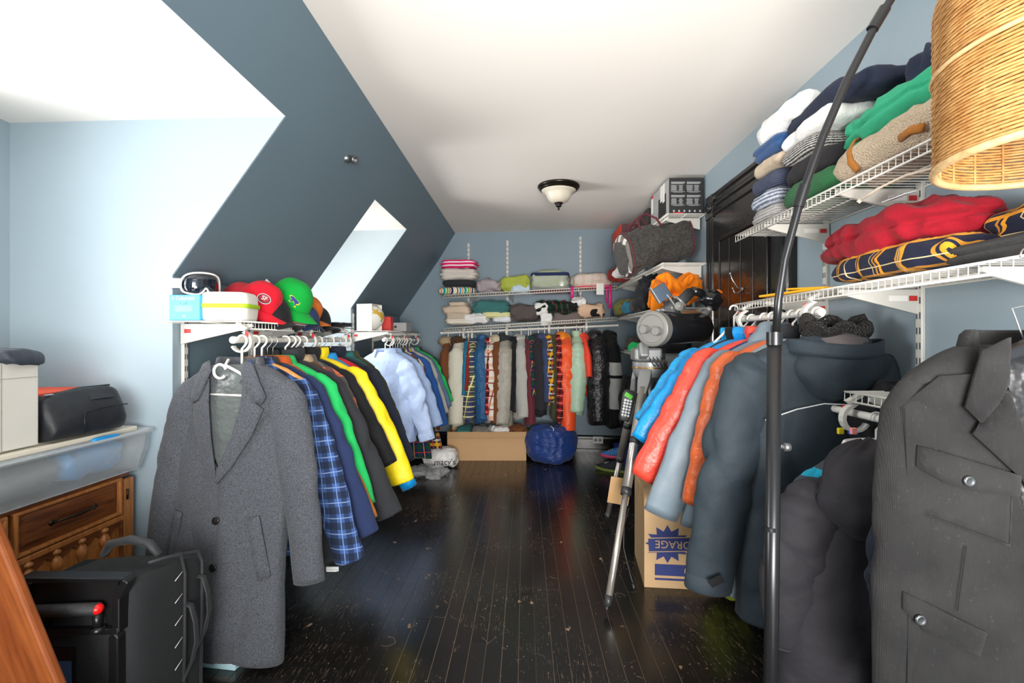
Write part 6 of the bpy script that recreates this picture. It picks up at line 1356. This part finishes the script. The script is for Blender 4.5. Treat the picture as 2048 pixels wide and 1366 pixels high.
b = MB(); b.cyl((-.07, 0, 0), (-.14, -.01, -.02), .026, .022, 20); b.build('eyepiece', TB, cmr); b = MB(); b.box((.02, .0, .075), (.03, .03, .012)); b.build('orange_dial', plain('amber_dial', (230, 120, 30), .4), cmr, False, .003)
bh = thing('ball_head', 'chrome and black ball head below the camera', 'clamp', P(1408, 632, 2.84)); b = MB(); b.cyl((-.03, 0, -.03), (.02, 0, .03), .02, n=18); b.lathe([(.02*math.cos(v), .02*math.sin(v)) for v in np.linspace(-1.5, 1.5, 10)], 16, (.03, 0, .04)); b.build('ball', STL, bh); b = MB(); b.cyl((-.03, -.02, .0), (-.03, -.06, .0), .012, n=12); b.build('lock_knob', TB, bh)
hc = thing('hand_controller', 'grey hand controller with white round keys and green screen beside the tripod', 'remote control', P(1254, 812, 2.78), 0, rot=(-.25, .22, -.1)); b = MB()
b.loft(rbox(.075, .032, [(.6, -.09), (.75, -.088), (.85, -.05), (.9, .0), (1.0, .04), (1.0, .07), (.8, .09), (.3, .096)], .5, 24), True, True); b.build('body', DKG, hc)
b = MB(); b.box((-.004, -.017, .058), (.048, .004, .026), Matrix.Rotation(.35, 3, 'Y')); b.build('screen', plain('green_lcd', (90, 190, 60), .3), hc, False, .002)
for r_ in range(6):
    for q in range(3): b = MB(); b.lathe([(0, .004), (.006, .003), (.0072, 0)], 12, (-.018+q*.017, -.0155, .030-r_*.0175), M=Matrix.Rotation(PI/2, 3, 'X')); b.build('key', WP, hc)
cc_ = thing('coiled_cable', 'coiled black cable hanging from the telescope base', 'cable', P(1273, 735, 2.70)); b = MB(); b.tube([(.008*math.cos(k*.9), .008*math.sin(k*.9), -k*.0013) for k in range(230)], .0022, 5, False); b.build('coil', TB, cc_)
cb2 = thing('thin_cable', 'thin black cable looping down to the floor beside the storage carton', 'cable', P(1250, 1030, 2.45)); b = MB(); q0 = P(1250, 1030, 2.45)
b.tube([P(px, py, yy)-q0 for px, py, yy in ((1258, 1015, 2.5), (1248, 1050, 2.45), (1247, 1095, 2.40), (1258, 1140, 2.36), (1268, 1175, 2.30))], .003, 6); b.cyl(P(1266, 1168, 2.30)-q0, P(1270, 1186, 2.30)-q0, .006, n=8); b.build('wire', DKG, cb2)
cp = thing('cardboard_flap', 'square of tan cardboard wedged behind the chrome tripod leg', 'cardboard', P(1239, 982, 2.52), 0, rot=(.1, .14, -.1)); b = MB(); b.box((0, 0, 0), (.11, .004, .145)); b.build('card', plain('tan_cardboard', (196, 158, 112), .8, var=.06), cp, False)
# ------------------------------------------------------------------ floor things
CARD = plain('cardboard', (196, 158, 116), .8, var=.05, bump=.1, bscale=60)
lc = thing('cardboard_box', 'long open cardboard box under the jackets at the back', 'box', ((895+1052)/2*0+((973.5-CX)/FPX*4.73), 4.88, 0)); W_ = 157/FPX*4.73; b = MB(); H_ = .285; D_ = .30; tk = .005
b.box((0, -D_/2, H_/2), (W_, tk, H_)); b.box((0, D_/2, H_/2), (W_, tk, H_)); b.box((-W_/2, 0, H_/2), (tk, D_, H_)); b.box((W_/2, 0, H_/2), (tk, D_, H_)); b.box((0, 0, tk/2+.001), (W_, D_, tk)); b.build('body', CARD, lc, False)
b = MB(); b.box((0, -D_/2-.03, H_-.022), (W_-.01, .004, .07), Matrix.Rotation(-.9, 3, 'X')); b.build('flap', CARD, lc, False); b = MB(); b.box((W_/2+.03, 0, H_-.02), (.004, D_-.02, .07), Matrix.Rotation(-1.0, 3, 'Y')); b.build('flap', CARD, lc, False)
for k, (dx_, c_, lb) in enumerate(((-.25, F_teal, 'teal cloth heaped at the left of the long cardboard box'), (-.08, cloth('mid_grey_cloth', (110, 108, 106), .9), 'grey cloth heaped in the middle of the long cardboard box'), (.10, F_wht, 'white papers and cloth in the long cardboard box'), (.27, F_brown, 'brown shoe bag at the right of the long cardboard box'))):
    folded(lb, c_, (lc.location.x+dx_, 4.87, .20), (.17, .24, .13), .2*k, 1, .22, 70+k, name='cloth_bundle')
bb_ = folded('round royal blue drawstring bag on the floor beside the cardboard box', cloth('royal_blue_nylon', (30, 62, 130), .35, .9, .1, 16, .1, wstretch=(1, 1, 4)), (.265, 4.72, 0), (.50, .42, .36), 0, 1, .05, 75, name='drawstring_bag', cat='bag', e=.95, n=90, k=40)
b = MB(); b.tube([(-.02, -.14, .37), (.01, -.17, .35), (.0, -.19, .31), (.03, -.20, .28)], .004, 6); b.build('white_cord', WP, bb_)
mb_ = folded('white department store bag with black lettering on the floor', cloth('white_film', (226, 226, 224), .3, .9), (-.80, 4.50, 0), (.34, .22, .18), .1, 1, .12, 76, name='shopping_bag', cat='bag', e=.5)
text("macy's", INK, mb_, face_to((.05, -.140, .075), (0, -1, .3)), .075)
pf = folded('crumpled clear plastic film on the floor by the shirts', plain('clear_film', (225, 228, 232), .08, alpha=.30), (-.86, 4.22, .002), (.34, .24, .07), -.4, 1, .5, 77, name='plastic_film', cat='plastic film', wr=14, n=90, k=26)
SB = plain('storage_carton_tan', (204, 170, 128), .75, var=.05)
stc = carton('tan storage carton with blue star print under the right coats', SB, (.825, 2.46, 0), (.46, .36, .46), -.10, name='storage_carton'); BLU = plain('carton_blue_ink', (44, 58, 120), .6)
b = MB(); st = []
for k in range(24): a = 2*PI*k/24; r_ = .092 if k % 2 == 0 else .062; st.append((-.12+r_*1.15*math.cos(a), .215+r_*math.sin(a)))
b.prism(st, lambda u, v, t: (u, t, v), -.1812, -.1804); b.build('star_print', BLU, stc, False)
b = MB(); b.box((-.08, -.1816, .215), (.26, .0006, .062), Matrix.Rotation(-.06, 3, 'Y')); b.build('banner_print', BLU, stc, False)
b = MB(); b.box((-.08, -.1818, .248), (.26, .0006, .004), Matrix.Rotation(-.06, 3, 'Y')); b.box((-.08, -.1818, .182), (.26, .0006, .004), Matrix.Rotation(-.06, 3, 'Y')); b.build('banner_edge', SB, stc, False)
text('STORAGE', SB, stc, face_to((-.065, -.1824, .215), (0, -1, 0), roll=PI), .052)
b = MB(); b.box((.02, -.1810, .090), (.40, .0006, .055)); b.box((.02, -.1810, .045), (.40, .0006, .010)); b.build('blue_band', BLU, stc, False); text('00800', SB, stc, face_to((.02, -.1816, .090), (0, -1, 0), roll=PI), .05)
# shoes and clutter by the far right corner
NV = plain('dark_shoe', (34, 38, 48), .6); shoe('dark running shoe with pale trim on the floor by the tripod', (.78, 4.35, 0), 2.6, NV, plain('shoe_green_sole', (120, 140, 60), .6), WP, .30)
shoe('second dark running shoe tucked behind the first', (.88, 4.50, 0), 2.4, plain('black_mesh', (26, 27, 30), .7), plain('shoe_olive_sole', (110, 122, 70), .6), plain('lime_lace', (180, 206, 60), .6), .30)
shoe('blue and pink trainer standing on the dark shoes', (.84, 4.44, .10), 2.9, plain('shoe_blue', (40, 120, 190), .5), plain('shoe_pink', (214, 70, 120), .5), WP, .28)
bxp = carton('small dark blue shoebox beside the tripod legs', plain('navy_print_card', (44, 56, 130), .5), (1.0, 4.40, 0), (.26, .30, .22), .2, name='shoebox')
folded('black trousers draped over the far right shelf support', F_blk, (.98, 4.35, .30), (.20, .30, .55), 0, 1, .20, 80, cat='trousers', name='hanging_trousers', e=.6)
folded('grey glove hanging beside the hand controller', cloth('grey_glove_knit', (92, 88, 88), .95), (.80, 2.86, .50), (.07, .07, .30), .2, 1, .16, 81, cat='glove', name='glove')
folded('dark coats and bags heaped behind the tripod', F_char, (1.10, 3.95, .0), (.34, .70, .95), 0, 3, .18, 82, name='clothes_heap', e=.6)
folded('lime green cloth scrap under the slate parka', cloth('lime_scrap', (190, 206, 60), .8), (.96, 2.18, .03), (.25, .2, .24), .2, 1, .2, 83)
folded('dark jacket heap on the floor under the right rack', F_blk, (1.12, 1.95, 0), (.34, .70, .30), 0, 1, .22, 84)
folded('royal blue jacket shoulder behind the parka hood', cloth('cobalt_shell', (24, 66, 190), .5), (1.21, 1.80, .93), (.12, .22, .20), 0, 1, .16, 85, cat='jacket', name='jacket_shoulder')
folded('dark sleeve against the wall behind the parka', F_blk, (1.20, 1.62, .70), (.18, .26, .36), 0, 1, .14, 86, cat='jacket', name='dark_sleeve')
# ------------------------------------------------------------------ arc floor lamp with wicker shade
LMB = plain('satin_black_metal', (40, 41, 43), .3, .6)
la = thing('arc_floor_lamp', 'black arc floor lamp with a woven wicker shade', 'lamp', (.487, .95, 0))
O_ = Vector((.487, .95, 0))
b = MB(); b.lathe([(0, .030), (.02, .030), (.13, .022), (.15, .014), (.152, 0), (0, 0)], 40); smoothcut(b.build('base', LMB, la))
tp_ = P(1549, 668, .95)-O_
b = MB(); b.cyl((0, 0, .02), tp_, .0136, n=20); b.build('lower_pole', LMB, la)
b = MB(); b.cyl(tp_-Vector((0, 0, .022)), tp_+Vector((0, 0, .004)), .0150, n=20); smoothcut(b.build('pole_joint', LMB, la))
b = MB(); b.cyl(Vector((.003, 0, .82)), Vector((.003, 0, .828)), .0142, n=20); smoothcut(b.build('pole_joint', LMB, la))
b = MB(); b.cyl((.012, -.002, .99-.0), (.030, -.004, .987), .005, n=12); b.lathe([(0, .01), (.008, .008), (.009, -.004), (0, -.005)], 14, (.032, -.004, .987), M=Matrix.Rotation(PI/2, 3, 'Y')); b.build('set_screw', plain('grey_screw', (110, 112, 114), .4, .8), la)
arc = [(1552, 668, .95), (1557, 600, .945), (1569, 520, .94), (1603, 392, .93), (1645, 275, .92), (1692, 165, .91), (1757, 38, .90)]
pts = [P(*a)-O_ for a in arc]
pts += [Vector((.80, .885, 2.02))-O_, Vector((.86, .87, 2.11))-O_, Vector((.925, .86, 2.14))-O_, Vector((.975, .855, 2.11))-O_, Vector((.985, .85, 2.04))-O_]
b = MB(); b.tube(pts, .0075, 14); b.build('arc_pole', LMB, la)
for q, dn in ((P(1603, 392, .93)-O_, pts[4]-pts[2]), (P(1757, 38, .90)-O_, pts[7]-pts[5])):
    u_ = dn.normalized(); b = MB(); b.cyl(q-u_*.022, q+u_*.022, .0105, n=16); smoothcut(b.build('arc_joint', LMB, la))
SC = Vector((.985, .85, 1.535))-O_; SR = .193
RAT = wood('honey_rattan', (172, 120, 62), (208, 160, 98), 9, .5, (1, 1, 1), .1); RAT2 = wood('pale_rattan', (206, 166, 112), (228, 196, 146), 9, .5, (1, 1, 1), .1)
def sr(z): return SR*(1 if z < .30 else (1-((z-.30)/.17)**2.2*.80)) if z < .469 else SR*.2
rows = 74; b = MB(); NS = 22
for i in range(rows):
    z = .010+i*.0062; R_ = sr(z); pts_ = []
    for j in range(88):
        a = 2*PI*j/88; pts_.append(SC+Vector(((R_+.0011*math.cos(a*NS+PI*(i % 2)))*math.cos(a), (R_+.0011*math.cos(a*NS+PI*(i % 2)))*math.sin(a), z+.0006*math.sin(a*5+i))))
    b.tube(pts_+pts_[:1], .0030, 5, False)
sh = b.build('wicker_shade', RAT, la, kind='stuff')
for j in range(NS):
    a = 2*PI*(j+.5)/NS; b = MB(); b.tube([SC+Vector(((sr(z)-.003)*math.cos(a), (sr(z)-.003)*math.sin(a), z)) for z in np.linspace(.0, .462, 18)], .0024, 6); b.build('shade_stake', RAT, la)
b = MB(); b.tube([SC+Vector((SR*math.cos(a), SR*math.sin(a), 0)) for a in np.linspace(0, 2*PI, 65)], .0075, 10, False); b.build('shade_rim', RAT2, la)
b = MB(); b.tube([SC+Vector(((SR+.003)*math.cos(a), (SR+.003)*math.sin(a), .185)) for a in np.linspace(0, 2*PI, 65)], .0042, 8, False); b.build('shade_band', RAT2, la)
b = MB(); b.cyl(SC+Vector((0, 0, .38)), SC+Vector((0, 0, .50)), .018, n=16); b.lathe([(.045, .455), (.045, .468), (0, .47)], 20, SC); b.build('lamp_holder', LMB, la)
b = MB(); b.lathe([(0, .27), (.02, .275), (.03, .30), (.025, .34), (.013, .37), (.013, .39)], 20, SC); b.build('bulb', plain('frosted_bulb', (235, 232, 225), .3), la)
